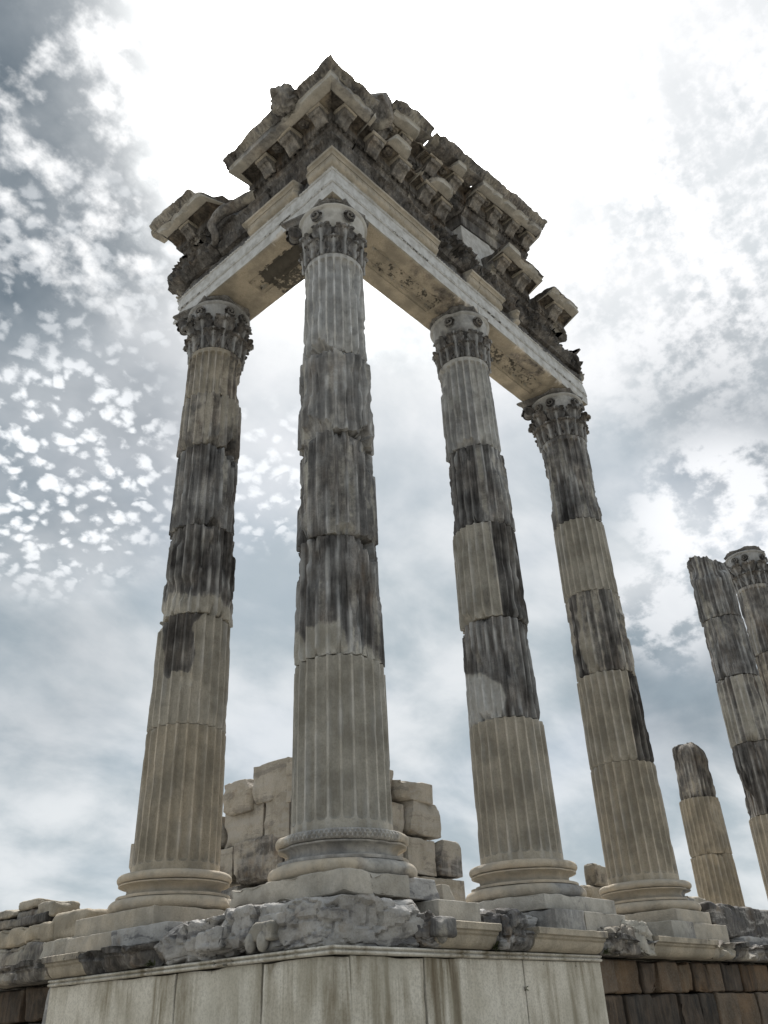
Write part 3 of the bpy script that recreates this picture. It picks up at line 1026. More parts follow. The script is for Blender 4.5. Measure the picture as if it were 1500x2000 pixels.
column(6.5046, 0, [
    dict(z0=-0.12, z1=1.64, bottom=True, warm=0.7, spall=0.08),
    dict(z0=1.64, z1=3.15, age=0.2, paint=P_c4b, warm=0.5, spall=0.15, bites=((72, 2.9, 18, 0.4, 0.05), (80, 2.2, 14, 0.5, 0.05))),
    dict(z0=3.15, z1=4.66, age=0.75, paint=P_c4c, warm=0.35, spall=0.5, bites=((-75, 4.1, 20, 0.6, 0.06), (75, 4.5, 20, 0.3, 0.05))),
    dict(z0=4.66, z1=6.15, age=0.12, warm=0.25, spall=0.3),
    dict(z0=6.15, z1=8.048, age=0.8, paint=P_c4e, top=True, spall=0.5, bites=((-80, 7.2, 25, 0.7, 0.06), (80, 6.9, 14, 0.6, 0.05)))],
    4, 'rightmost of the four tall fluted columns that carry the beams', cap=dict(broken=(225, 315), missing=(225, 315), tone=0.45),
    base_broken=(('scotia', 75, 12, 0.05),), group='standing temple columns')


# ------------------------------------------------------------------ architrave
ARCH_OUT = ([(0.458, 9.172), (0.46, 9.18), (0.46, 9.395)] + arc(0.462, 9.415, 0.022, 0.020, -85, 85, 7) + [(0.478, 9.437), (0.478, 9.655)]
            + arc(0.482, 9.675, 0.022, 0.018, -85, 85, 7) + [(0.492, 9.697), (0.492, 9.72)] + arc(0.50, 9.80, 0.06, 0.075, -75, 40, 8)
            + [(0.552, 9.86), (0.556, 9.885)] + arc(0.62, 9.885, 0.055, 0.055, 185, 100, 6) + [(0.612, 9.945), (0.612, 9.99), (0.60, 9.998)])
ARCH_PROF = densify(ARCH_OUT + [(0.1, 9.998), (-0.40, 9.998), (-0.52, 9.99), (-0.52, 9.88), (-0.47, 9.76), (-0.47, 9.44), (-0.458, 9.42), (-0.458, 9.18), (-0.45, 9.172),
                                 (-0.20, 9.172), (-0.19, 9.195), (-0.15, 9.20), (-0.12, 9.235), (-0.06, 9.222), (0.0, 9.215), (0.06, 9.222), (0.12, 9.235), (0.15, 9.20), (0.19, 9.195), (0.20, 9.172)], 0.06)


def arch_beam(sd, s0, s1, seed, label, mitre=False, lost=(), panel=None, end0=0.0, end1=0.0, tan=(), dark=()):
    """lost: ranges of s whose crown moulding has broken away; panel: range of the carved soffit strip"""
    def mod(V):
        s, e, z = V[:, 0].copy(), V[:, 1].copy(), V[:, 2].copy()
        S = np.stack([s, e, z], 1) + seed * 4.4
        # soffit strip only between the capitals
        on = np.zeros_like(s)
        if panel:
            on = sm(s, panel[0], panel[0] + 0.02) * sm(s, panel[1], panel[1] - 0.02)
        strip = (np.abs(e) < 0.195) & (z < 9.25)
        z = np.where(strip, 9.172 + (z - 9.172) * on + on * 0.018 * fbm(S, (16, 9, 1), seed + 2, 3) * (np.abs(e) < 0.13), z)
        # bead and reel
        for zc, em in ((9.415, 0.46), (9.675, 0.48)):
            b = (e > em + 0.001) & (np.abs(z - zc) < 0.021)
            e = np.where(b, em + (e - em) * (0.25 + 0.85 * np.abs(np.sin(s * 46)) ** 0.6), e)
        egg = (e > 0.505) & (z > 9.735) & (z < 9.87)
        e = np.where(egg, e - 0.012 * (np.abs(np.sin(s * 24)) < 0.35), e)
        m = np.zeros_like(s)
        for a, b in lost:
            w = fbm(S * (1, 0, 1), (5, 1, 5), seed + 7, 3) * 0.10
            m = np.maximum(m, sm(s + w, a - 0.03, a + 0.03) * sm(s + w, b + 0.03, b - 0.03))
        low = 9.70 + 0.05 * fbm(S * (1, 0, 0), 4, seed + 12, 3)
        lim = 0.475 - 0.30 * np.clip(z - low, 0, 1) + 0.035 * fbm(S, 7, seed + 8, 4)
        brk = (z > low) & (e > 0)
        e = np.where(brk, e * (1 - m) + np.minimum(e, lim) * m, e)
        # worn lower arris and general wear
        ar = np.exp(-(np.abs(e - 0.46) + np.abs(z - 9.172)) / 0.05) * np.clip(fbm(S, (3, 2, 2), seed + 15, 4) - 0.25, 0, 1)
        e = e - ar * 0.10; z = z + ar * 0.08
        V2 = np.stack([s, e, z], 1) + fbm3(S, 5, seed + 1, 3) * 0.0035
        V2[:, 2] = np.maximum(V2[:, 2], 9.168)
        V2[:, 2] = np.minimum(V2[:, 2], 9.999)
        mod.m = m; mod.S = S
        return V2
    en0 = (lambda e, z: end0 * fbm(np.stack([e, z, z * 0], 1), 3, seed + 21, 3) - 0.3 * end0 * (z - 9.6)) if end0 else None
    en1 = (lambda e, z: end1 * fbm(np.stack([e, z, z * 0], 1), 3, seed + 22, 3)) if end1 else None
    V, Q, T = sweep(ARCH_PROF, s0, s1, 0.02, mitre, en0, en1, mod)
    mk = np.zeros((len(V), 4))
    e, z, s = V[:, 1], V[:, 2], V[:, 0]
    sof = (z < 9.24) & (np.abs(e) < 0.455)
    face = (e > 0.4) & (z > 9.175) & (z < 9.72)
    crown = (e > 0.45) & (z >= 9.70)
    n1 = fbm(mod.S, 1.6, seed + 3, 4); n1 = n1[:len(V)]
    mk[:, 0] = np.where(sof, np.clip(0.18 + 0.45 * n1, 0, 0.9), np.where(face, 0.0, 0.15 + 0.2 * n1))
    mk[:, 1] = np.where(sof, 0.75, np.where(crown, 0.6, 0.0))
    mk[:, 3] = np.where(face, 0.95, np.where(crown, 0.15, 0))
    mk[:, 2] = np.where(face, 0.02, 0.10) + 0.2 * np.clip(n1, 0, 1) * ~face
    lostm = mod.m[:len(V)] * ((z > 9.69) & (e > 0.2))
    mk[:, 0] = np.maximum(mk[:, 0], lostm * 0.65); mk[:, 2] = np.maximum(mk[:, 2], lostm * 0.42); mk[:, 1] *= 1 - lostm; mk[:, 3] *= 1 - lostm
    strip = (np.abs(e) < 0.15) & (z < 9.30)
    if panel:
        mk[:, 2] = np.where(strip & (s > panel[0]) & (s < panel[1]), 0.50 + 0.25 * n1, mk[:, 2])
    bead = (np.abs(z - 9.415) < 0.02) & (e > 0.462)
    mk[:, 2] = np.where(bead, 0.40 + 0.2 * np.sin(s * 2.3 + seed), mk[:, 2])
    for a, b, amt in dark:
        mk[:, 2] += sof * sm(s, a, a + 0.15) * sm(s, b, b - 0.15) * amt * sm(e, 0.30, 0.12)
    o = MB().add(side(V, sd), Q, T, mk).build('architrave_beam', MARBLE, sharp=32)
    return tag(o, label, 'beam', 'architrave beams')


arch_beam('R', -0.46, 3.245, 11, 'near right architrave beam with white fasciae, from corner column to the next', True,
          lost=((2.05, 2.95),), panel=(0.75, 2.55))
arch_beam('R', 3.255, 6.98, 12, 'far right architrave beam, reaching the last column that carries beams', False,
          lost=((3.95, 4.42), (4.55, 6.95)), panel=(3.75, 5.9), end1=0.10)
arch_beam('L', -0.46, 3.42, 13, 'left architrave beam with broken crown moulding, from corner to leftmost column', True,
          lost=((0.02, 0.32), (1.55, 3.5)), panel=(0.7, 1.9), end1=0.35, dark=((0.55, 1.75, 0.55),))


# ------------------------------------------------------------------ frieze
def relief(s, z, seed):
    """carved scrolls and leaves, about -1..1"""
    P0 = np.stack([s, z, s * 0], 1)
    w = fbm3(P0, 3.0, seed, 2) * 0.16
    P1 = P0 + w
    scroll = np.sin(np.hypot((P1[:, 0] % 0.62) - 0.31, P1[:, 1] - 10.24) * 46)
    leaf = 1 - 2 * np.abs(fbm(P1, 7.0, seed + 4, 3))
    return 0.5 * scroll * 0.9 + 0.95 * leaf + 0.35 * fbm(P1, 19, seed + 6, 2)


def frieze_block(sd, s0, s1, seed, label, mitre=False, amp=0.055, end0=0.0, end1=0.0, top=10.5, bulge=0.0, bites=(), crust=0.28, back=-0.42, smooth=()):
    prof = densify([(0.47, 10.003), (0.475, 10.06), (0.455, 10.10), (0.45, 10.3), (0.47, 10.42), (0.53, 10.46), (0.535, top), (back, top), (back, 10.003)], 0.03)

    def mod(V):
        s, e, z = V[:, 0].copy(), V[:, 1].copy(), V[:, 2].copy()
        S = np.stack([s, e, z], 1) + seed * 2.2
        f = (e > 0.40)
        zone = sm(z, 10.02, 10.08) * sm(z, 10.50, 10.44)
        rl = relief(s, z, seed)
        for a, b in smooth:
            rl = rl * (1 - sm(s, a, a + 0.05) * sm(s, b, b - 0.05) * 0.9)
        d = amp * (rl * 0.8 + 0.35) * zone + bulge * zone * (0.4 + fbm(S, 2.0, seed + 3, 2))
        for (bs_, bz, bw, bh, bd) in bites:
            q = np.hypot((s - bs_) / bw, (z - bz) / bh) + 0.3 * fbm(S, 5, seed + 14, 3)
            d = np.where(q < 1, np.minimum(d, -bd * (1 - sm(q, 0.4, 1)) + 0.02 * fbm(S, 11, seed + 9, 3)), d)
        e = np.where(f, e + d, e)
        V2 = np.stack([s, e, z], 1) + fbm3(S, 8, seed + 1, 3) * 0.008
        V2[:, 2] = np.maximum(V2[:, 2], 10.002)
        V2[:, 2] = np.minimum(V2[:, 2], top)
        mod.rl = rl
        return V2
    en0 = (lambda e, z: end0 * (fbm(np.stack([e, z, z * 0], 1), 3.5, seed + 31, 4) + (z - 10.2) * 1.2)) if end0 else None
    en1 = (lambda e, z: end1 * (fbm(np.stack([e, z, z * 0], 1), 3.5, seed + 32, 4) - (z - 10.2) * 1.2)) if end1 else None
    V, Q, T = sweep(prof, s0, s1, 0.018, mitre, en0, en1, mod)
    mk = np.zeros((len(V), 4))
    n1 = fbm(V + seed, 1.8, seed + 5, 3)
    mk[:, 0] = 0.74 + 0.25 * n1; mk[:, 1] = 0.2
    mk[:, 2] = crust + 0.14 * n1
    o = MB().add(side(V, sd), Q, T, mk).build('frieze_block', MARBLE, sharp=60)
    return tag(o, label, 'frieze block', 'carved frieze blocks')


frieze_block('R', -0.46, 0.72, 21, 'carved frieze stone at the corner, right face, above corner column', True, amp=0.03)
frieze_block('R', 0.73, 2.10, 22, 'dark carved frieze stone right of the corner under the bracketed cornice', amp=0.07, end1=0.10)
frieze_block('R', 2.12, 3.38, 23, 'jagged broken frieze stone jutting below the bright gap of sky', amp=0.10, bulge=0.10, end0=0.12, end1=0.10,
             bites=((2.62, 10.2, 0.22, 0.14, 0.22), (3.05, 10.32, 0.18, 0.12, 0.18)), crust=0.30, top=10.72)
frieze_block('R', 3.40, 4.62, 24, 'carved frieze stone with leaf scrolls beneath the middle cornice block', amp=0.075, end1=0.08,
             bites=((3.55, 10.15, 0.12, 0.12, 0.12),))
frieze_block('R', 4.64, 5.78, 25, 'carved frieze stone beneath the gap between the two far cornice blocks', amp=0.08, bulge=0.05, end0=0.06)
frieze_block('R', 5.80, 6.86, 26, 'broken carved frieze stone at the far right end above last column', amp=0.09, bulge=0.06, end1=0.22, top=10.40,
             bites=((6.4, 10.42, 0.3, 0.14, 0.10),))
frieze_block('L', -0.46, 0.95, 27, 'carved frieze stone at the corner, left face, beneath the overhanging cornice', True, amp=0.04, end1=0.12,
             bites=((0.15, 10.1, 0.2, 0.12, 0.05),))
frieze_block('L', 0.97, 2.35, 28, 'pale worn frieze stone left of the corner in the gap between cornices', amp=0.05, end0=0.10, end1=0.08, smooth=((1.0, 1.6),))
frieze_block('L', 2.37, 3.55, 29, 'broken frieze stone at the left end above leftmost column', amp=0.10, bulge=0.08, end1=0.25, top=10.42, crust=0.2)


# ------------------------------------------------------------------ cornice
def modillion_mesh():
    """scrolled bracket, s across, e outwards, hanging from z = 0"""
    out = [(0.0, 0.0), (0.0, -0.19), (0.04, -0.205), (0.09, -0.19), (0.14, -0.15), (0.19, -0.115), (0.25, -0.10), (0.30, -0.105), (0.335, -0.085), (0.34, -0.055), (0.325, -0.035)]
    cap_ = [(0.355, -0.035), (0.36, -0.02), (0.372, 0.0)]
    prof = densify(out + [(0.30, -0.03), (0.30, 0.0)], 0.03)
    prof = densify(out + [(0.31, -0.0)], 0.03)
    mb = MB()
    mk = (0.52, 0.4, 0.16, 0.08)
    def grooves(V):
        V = V + fbm3(V * 1.0 + 3, 9, 5, 3) * 0.003
        under = V[:, 2] < -0.06
        V[:, 2] += np.where(under & (np.abs(V[:, 0]) < 0.07) & (np.abs(V[:, 0]) > 0.03), 0.018, 0)
        return V
    V, Q, T = sweep([(e * 0.98, z * 1.25) for e, z in prof], -0.125, 0.125, 0.015, mod=grooves)
    mb.add(V, Q, T, mk)
    cp = densify([(0.0, -0.036), (0.345, -0.036), (0.352, -0.022), (0.37, -0.012), (0.372, 0.004), (0.0, 0.004)], 0.05)
    V, Q, T = sweep(cp, -0.16, 0.16, 0.03, mod=lambda V: V + fbm3(V, 9, 8, 2) * 0.004)
    mb.add(V, Q, T, (0.35, 0.55, 0.15, 0.15))
    return mb


def rosette_mb():
    n = 48
    prof = [(0.02, 0.0), (0.09, 0.0), (0.095, -0.012), (0.07, -0.03), (0.035, -0.022), (0.028, -0.04), (0.0, -0.05)]
    V, Q, T, th, r = revolve(prof[::-1], n, 0, 0)
    k = len(th)
    V[:k, :2] *= (0.82 + 0.22 * np.abs(np.cos(th * 2.5)))[:, None]
    return MB().add(V, Q, T, (0.5, 0.6, 0.3, 0))


MODM = {}
_mod = modillion_mesh(); _ros = rosette_mb()
for sd in 'RL':
    mb = MB()
    for V, Q, T, K, o in zip(_mod.V, _mod.Q, _mod.T, _mod.K, np.cumsum([0] + [len(v) for v in _mod.V[:-1]])):
        mb.add(side(V, sd), Q - o, T - o, K)
    MODM[sd] = mb.mesh('modillion', MARBLE, sharp=45)
ROSM = _ros.mesh('rosette', MARBLE, sharp=50)


def lion_head():
    """lion-head spout: muzzle along +x, open mouth, ringed by a mane"""
    nu, nv = 64, 40
    th = np.linspace(0, 2 * math.pi, nu, endpoint=False)
    ph = np.linspace(0.02, math.pi - 0.02, nv)      # 0 = forward axis
    A, Bq = np.meshgrid(ph, th, indexing='ij')
    dx_ = np.cos(A); dy_ = np.sin(A) * np.cos(Bq); dz_ = np.sin(A) * np.sin(Bq)
    r = 0.135 + 0.0 * A
    mane = sm(A, 0.85, 1.25) * sm(A, 2.6, 2.0)
    r = r + mane * (0.045 + 0.022 * np.cos(Bq * 11 + 2.5 * np.sin(A * 6)))
    muzzle = np.exp(-(A / 0.55) ** 2)
    r = r + 0.07 * muzzle
    mouth = np.exp(-((dz_ + 0.22) / 0.10) ** 2 - (dy_ / 0.26) ** 2) * (dx_ > 0)
    r = r - 0.11 * mouth
    for sg in (-1, 1):
        eye = np.exp(-((dz_ - 0.36) / 0.10) ** 2 - ((dy_ - sg * 0.33) / 0.13) ** 2) * (dx_ > 0)
        r = r - 0.028 * eye
        brow = np.exp(-((dz_ - 0.52) / 0.08) ** 2 - ((dy_ - sg * 0.33) / 0.2) ** 2) * (dx_ > 0)
        r = r + 0.022 * brow
    r = r + 0.02 * np.exp(-(dy_ / 0.12) ** 2 - ((dz_ - 0.15) / 0.25) ** 2) * (dx_ > 0)
    V = np.stack([r * dx_, r * dy_, r * dz_], -1).reshape(-1, 3)
    V = V + fbm3(V, 16, 4, 2) * 0.006
    mk = np.tile((0.5, 0.35, 0.18, 0.1), (len(V), 1))
    mk[:, 2] += 0.5 * (mouth.ravel() > 0.5) + 0.2 * mane.ravel()
    return MB().add(V, grid_quads(nu, nv, True), None, mk)


BODY = [(0.50, 10.503), (0.52, 10.515), (0.525, 10.545), (0.56, 10.575), (0.565, 10.60), (0.60, 10.605), (0.60, 10.665), (0.615, 10.67), (0.62, 10.70),
        (0.62, 10.90), (0.845, 10.90), (0.85, 10.872), (0.868, 10.866), (0.872, 10.852), (0.90, 10.848), (1.045, 10.852), (1.05, 10.86), (1.05, 10.935), (1.06, 10.94), (1.065, 10.955), (1.05, 10.962)]
SIMA = [(1.035, 10.965), (1.05, 10.97), (1.055, 11.0), (1.075, 11.04), (1.115, 11.075), (1.155, 11.10), (1.165, 11.13), (1.15, 11.15), (1.0, 11.12), (0.80, 11.06), (0.78, 10.965)]


def cornice_arm(sd, s0, s1, seed, mitre=False, lift=0.0, slope=0.0, end0=0.06, end1=0.06, back=-0.35, bottom=10.503, corona=(), cuts=(), deep=0.0,
                skew0=0.0, skew1=0.0):
    prof = [(e, z) for e, z in BODY]
    if deep:
        prof = [(0.42, 10.503 - deep), (0.44, 10.49)] + prof
    prof = densify(prof + [(back, 10.962), (back, 10.503 - deep)], 0.035)

    def mod(V):
        s, e, z = V[:, 0].copy(), V[:, 1].copy(), V[:, 2].copy()
        S = np.stack([s, e, z], 1) + seed * 3.7
        den_ = (e > 0.585) & (z > 10.603) & (z < 10.668)
        e = np.where(den_, e - 0.045 * (np.sin(s * 52) > 0.15), e)
        m = np.zeros_like(s)
        for a, b in corona:
            w = fbm(S, 4, seed + 3, 3) * 0.08
            m = np.maximum(m, sm(s + w, a - 0.03, a + 0.03) * sm(s + w, b + 0.03, b - 0.03))
        lim = 0.80 + 0.08 * fbm(S, 4, seed + 4, 4) - 0.5 * (z - 10.9)
        e = np.where((e > 0.7), e * (1 - m) + np.minimum(e, lim) * m, e)
        V2 = np.stack([s, e, z], 1) + fbm3(S, 5, seed + 1, 4) * 0.007
        ch = np.exp(-np.hypot(e - 1.05, z - 10.87) / 0.07) * np.clip(fbm(S, 3.0, seed + 8, 4) + 0.02, 0, 1)
        V2[:, 1] -= ch * 0.24; V2[:, 2] += ch * 0.08
        for k, (nn, dd, ro) in enumerate(cuts):
            nn = np.array(nn, float); nn /= np.linalg.norm(nn)
            sg = V2 @ nn - (dd + fbm(S, 3, seed + 50 + k, 4) * ro)
            V2 = V2 - np.clip(sg, 0, None)[:, None] * nn
        V2[:, 2] = np.maximum(V2[:, 2], 10.503 - deep)
        V2[:, 2] += lift + slope * V2[:, 0]
        mod.m = m
        return V2
    en0 = None if mitre else (lambda e, z: end0 * fbm(np.stack([e, z, z * 0], 1), 3.5, seed + 31, 4) + skew0 * (e - 0.6))
    en1 = (lambda e, z: end1 * fbm(np.stack([e, z, z * 0], 1), 3.5, seed + 32, 4) + skew1 * (e - 0.6))
    V, Q, T = sweep(prof, s0, s1, 0.02, mitre, en0, en1, mod)
    mk = np.zeros((len(V), 4))
    n1 = fbm(V + seed, 1.7, seed + 5, 3)
    e = V[:, 1]; z = V[:, 2] - lift - slope * V[:, 0]
    sof = (e > 0.55) & (e < 1.0)
    mk[:, 0] = np.where(sof, 0.70, 0.64) + 0.35 * n1
    mk[:, 1] = np.where(sof, 0.35, 0.1)
    mk[:, 2] = 0.22 + 0.25 * n1
    cof = (z > 10.80) & (e > 0.55) & (e < 0.86)
    mk[:, 1] = np.where(cof, 1.0, mk[:, 1])
    drip = (e > 0.865) & (z < 10.95)
    mk[:, 0] = np.where(drip, 0.25 + 0.3 * n1, mk[:, 0]); mk[:, 2] = np.where(drip, 0.12 + 0.1 * n1, mk[:, 2]); mk[:, 3] = np.where(drip, 0.25, 0)
    return side(V, sd), Q, T, mk


def sima_arm(sd, s0, s1, seed, mitre=False, lift=0.0, slope=0.0, end=0.05, worn=0.35):
    prof = densify(SIMA, 0.018)

    def mod(V):
        s, e, z = V[:, 0].copy(), V[:, 1].copy(), V[:, 2].copy()
        S = np.stack([s, e, z], 1) + seed * 2.9
        f = sm(e, 0.98, 1.05)
        ph = (s / 0.23) % 1.0 - 0.5
        h = (z - 10.965) / 0.18
        pal = np.cos(np.arctan2(ph * 0.23, h * 0.18 + 0.02) * 9) * sm(np.abs(ph), 0.5, 0.36) - 0.8 * sm(np.abs(ph), 0.40, 0.48)
        d = 0.022 * pal * sm(h, 0.02, 0.2) * sm(h, 0.95, 0.6) + 0.022 * fbm(S, 9, seed + 2, 4)
        e = e + d * f
        z = z + f * sm(h, 0.5, 1.0) * (0.085 * fbm(S * (1, 0, 0), 3.0, seed + 6, 3)) - worn * 0.2 * np.clip(fbm(S * (1, 0, 0), 1.6, seed + 7, 3), 0, 1) * sm(h, 0.3, 1)
        V2 = np.stack([s, e, z], 1) + fbm3(S, 9, seed + 1, 3) * 0.007
        V2[:, 2] = np.maximum(V2[:, 2], 10.964)
        V2[:, 2] += lift + slope * V2[:, 0]
        return V2
    en0 = None if mitre else (lambda e, z: end * fbm(np.stack([e, z, z * 0], 1), 4, seed + 31, 4))
    en1 = (lambda e, z: end * fbm(np.stack([e, z, z * 0], 1), 4, seed + 32, 4))
    V, Q, T = sweep(prof, s0, s1, 0.012, mitre, en0, en1, mod)
    mk = np.zeros((len(V), 4))
    n1 = fbm(V + seed, 2.0, seed + 5, 3)
    mk[:, 0] = 0.48 + 0.15 * n1; mk[:, 1] = 0.2; mk[:, 2] = 0.18 + 0.15 * n1
    return side(V, sd), Q, T, mk


def brackets(root, sd, ss, lift=0.0, slope=0.0, ros=True, zt=10.866):
    org = np.array(ORG[root.name])
    for k, s in enumerate(ss):
        p = side(np.array([[s, 0.60, zt + lift + slope * s]]), sd)[0] - org
        rv = random.Random(int(s * 100) + len(sd) + int(lift * 50))
        sc_ = Matrix.Diagonal((rv.uniform(0.88, 1.08), rv.uniform(0.66, 0.82), rv.uniform(0.9, 1.15), 1.0)) if sd == 'R' else Matrix.Diagonal((rv.uniform(0.66, 0.82), rv.uniform(0.88, 1.08), rv.uniform(0.85, 1.1), 1.0))
        share('modillion', MODM[sd], root, Matrix.Translation([float(c) for c in p]) @ Matrix.Rotation(rv.uniform(-0.06, 0.06), 4, 'Z') @ sc_)
        if ros and k + 1 < len(ss):
            sm_ = (s + ss[k + 1]) / 2
            p = side(np.array([[sm_, 0.74, 0.034 + zt + lift + slope * sm_]]), sd)[0] - org
            share('rosette', ROSM, root, Matrix.Translation([float(c) for c in p]))


# corner block, one stone with two arms
root = empty('corner_cornice_block', (-0.4, -0.4, 10.5))
tag(root, 'corner cornice block with brackets, carved gutter and lion head, at the very top', 'cornice block', 'cornice blocks')
mb = MB()
mb.add(*cornice_arm('R', -1.05, -0.03, 41, True, end1=0.08, skew1=-0.12))
mb.add(*cornice_arm('L', -1.05, 1.42, 42, True, end1=0.16, skew1=0.10))
mb.build('corona', MARBLE, root, sharp=45)
mb = MB()
mb.add(*sima_arm('R', -1.05, -0.06, 43, True))
mb.add(*sima_arm('L', -1.05, 1.50, 44, True))
mb.build('sima', MARBLE, root, sharp=55)
brackets(root, 'R', (-0.42,), ros=False)
brackets(root, 'L', (-0.42, 0.22, 0.86), ros=True)
lh = lion_head()
V = rotz(roty(lh.V[0] * 1.3, R_(8)), math.pi) + (-1.17, -0.08, 11.10)
MB().add(V, lh.Q[0], None, lh.K[0]).build('lion_head', MARBLE, root, sharp=60)


def cornice(sd, s0, s1, seed, label, sima=True, br=(), lift=0.0, slope=0.0, sima_rng=None, name='cornice_block', lion=None, **kw):
    c = side(np.array([[(s0 + s1) / 2, 0.3, 10.5 + lift + slope * (s0 + s1) / 2]]), sd)[0]
    root = empty(name, c)
    tag(root, label, 'cornice block', 'cornice blocks')
    MB().add(*cornice_arm(sd, s0, s1, seed, lift=lift, slope=slope, **kw)).build('corona', MARBLE, root, sharp=45)
    if sima:
        a, b = sima_rng or (s0, s1)
        MB().add(*sima_arm(sd, a, b, seed + 3, lift=lift, slope=slope, worn=0.5)).build('sima', MARBLE, root, sharp=55)
    brackets(root, sd, br, lift, slope)
    return root


cornice('R', 0.0, 1.28, 51, 'flat bracketed cornice block just right of the corner block, under the raking cornice', sima=False, br=(0.28, 0.92),
        corona=((0.0, 0.45), (0.95, 1.3)), skew0=-0.1)
cornice('R', 1.31, 2.28, 52, 'short bracketed cornice block left of the bright gap of sky', sima=False, br=(1.62, 2.08), corona=((1.3, 1.55), (2.1, 2.4)), end1=0.12)
cornice('R', 3.72, 5.02, 53, 'middle flat cornice block with two brackets and dark hollowed underside', sima=False, br=(3.92, 4.55), end1=0.10, skew1=-0.25)
cornice('R', 5.30, 6.36, 54, 'small weathered cornice block at far right, lying apart from the others', sima=False, br=(5.75,), end0=0.08, end1=0.14, skew1=-0.3,
        cuts=(((0.8, 0.6, 0.25), 8.15, 0.05),))
RL, RS = 0.62, 0.20
cornice('R', 0.08, 1.52, 61, 'lowest sloping gable cornice block, rough stone end rising beside corner block', lift=RL, slope=RS, br=(0.55, 1.05), corona=((0.0, 0.5), (1.2, 1.6)),
        end0=0.12, deep=0.1, name='raking_cornice_block', sima_rng=(0.45, 1.5))
cornice('R', 1.56, 3.06, 62, 'middle sloping gable cornice block above the bright gap of sky', lift=RL, slope=RS, br=(1.9, 2.55), corona=((1.5, 2.3), (2.6, 3.1)),
        end0=0.08, deep=0.0, name='raking_cornice_block')
cornice('R', 3.10, 5.36, 63, 'highest sloping gable cornice block with tan underside, free at its right end', lift=RL, slope=RS, br=(3.28, 3.9, 4.52, 5.12),
        end0=0.02, end1=0.10, deep=0.25, skew1=-0.15, name='raking_cornice_block')
# left block, broken to a wedge
cornice('L', 2.05, 3.85, 64, 'wedge-shaped broken cornice block above the leftmost column', lift=0.16, br=(3.05,), end0=0.15, end1=0.15, sima=True, sima_rng=(2.5, 3.75),
        corona=(), skew0=0.75, skew1=-0.35, deep=0.42, cuts=(((0.95, 0.1, -0.55), -2.28, 0.08),))


def stone(name, V, Q, mk, mat, label=None, cat=None, group=None, parent=None, sharp=50):
    o = MB().add(V, Q, None, mk).build(name, mat, parent, sharp=sharp)
    if label:
        tag(o, label, cat, group)
    return o


def tone(V, seed, old=0.4, warm=0.2, crust=0.15, pale=0.0, var=0.25):
    n1 = fbm(V + seed, 1.6, seed + 5, 3)
    return np.stack([old + var * n1, np.full(len(V), warm), crust + 0.2 * n1, np.full(len(V), pale)], 1)


# gable wall stones behind the raking cornice
for (s0, s1, zb, zt0, zt1, sd_, lab, pale) in (
        (0.10, 1.25, 10.97, 11.12, 11.34, 71, 'gable wall stone beneath the lowest sloping cornice block', 0.0),
        (1.28, 2.45, 10.97, 11.36, 11.58, 72, 'gable wall stone beneath the middle sloping cornice block', 0.0),
        (3.12, 4.62, 10.51, 11.48, 11.78, 73, 'smooth blue-grey gable wall stone under the highest sloping cornice block', 0.9),
        (4.64, 5.32, 10.97, 11.80, 11.92, 74, 'gable wall stone at the right end under the highest sloping cornice', 0.3)):
    V, Q = block(((s1 - s0) / 2, 0.30, 0.5), r=0.012, res=0.06, rough=0.006, seed=sd_)
    f = (V[:, 2] + 0.5)
    s = (s0 + s1) / 2 + V[:, 0]
    zt = zt0 + (zt1 - zt0) * (s - s0) / (s1 - s0)
    Vw = np.stack([s, -(0.10 + V[:, 1]), zb + f * (zt - zb)], 1)
    stone('gable_stone', Vw, Q, tone(Vw, sd_, 0.35 if pale else 0.6, 0.1, 0.1, pale), MARBLE, lab, 'wall stone', 'gable wall stones')
# rough stone standing on the corner block
V, Q = block((0.24, 0.30, 0.34), r=0.05, res=0.04, rough=0.03, seed=75, cuts=(((0.7, 0, 0.7), 0.24, 0.05), ((-0.8, -0.2, 0.5), 0.20, 0.05), ((-0.3, -0.6, -0.8), 0.24, 0.05)), freq=4)
Vw = rotz(V, 0.3) + (0.22, -0.78, 11.62)
stone('rough_stone', Vw, Q, tone(Vw, 75, 0.5, 0.15, 0.12), MARBLE, 'rough pointed stone rising just right of the corner block', 'stone')
# arm-like scroll fragment on the left frieze
def tube(path, rad, n=14, m=40):
    path = np.asarray(path, float)
    k = np.linspace(0, len(path) - 1, m)
    i = np.arange(len(path))
    # smooth the path
    C = np.stack([np.interp(k, i, path[:, j]) for j in range(3)], 1)
    for _ in range(6):
        C[1:-1] = (C[:-2] + 2 * C[1:-1] + C[2:]) / 4
    rr = np.interp(k, np.linspace(0, len(path) - 1, len(rad)), rad)
    Tn = np.gradient(C, axis=0); Tn /= np.linalg.norm(Tn, axis=1)[:, None]
    ref = np.array([0.3, 0.9, 0.1])
    A = np.cross(Tn, ref); A /= np.linalg.norm(A, axis=1)[:, None]
    B = np.cross(Tn, A)
    th = np.linspace(0, 2 * math.pi, n, endpoint=False)
    V = (C[:, None, :] + rr[:, None, None] * (np.cos(th)[None, :, None] * A[:, None, :] + np.sin(th)[None, :, None] * B[:, None, :])).reshape(-1, 3)
    Q = grid_quads(n, m, True)
    b = len(V)
    V = np.vstack([V, C[0], C[-1]])
    j = np.arange(n)
    T = np.concatenate([np.stack([(j + 1) % n, j, np.full(n, b)], 1), np.stack([j + n * (m - 1), (j + 1) % n + n * (m - 1), np.full(n, b + 1)], 1)])
    return V, Q, T


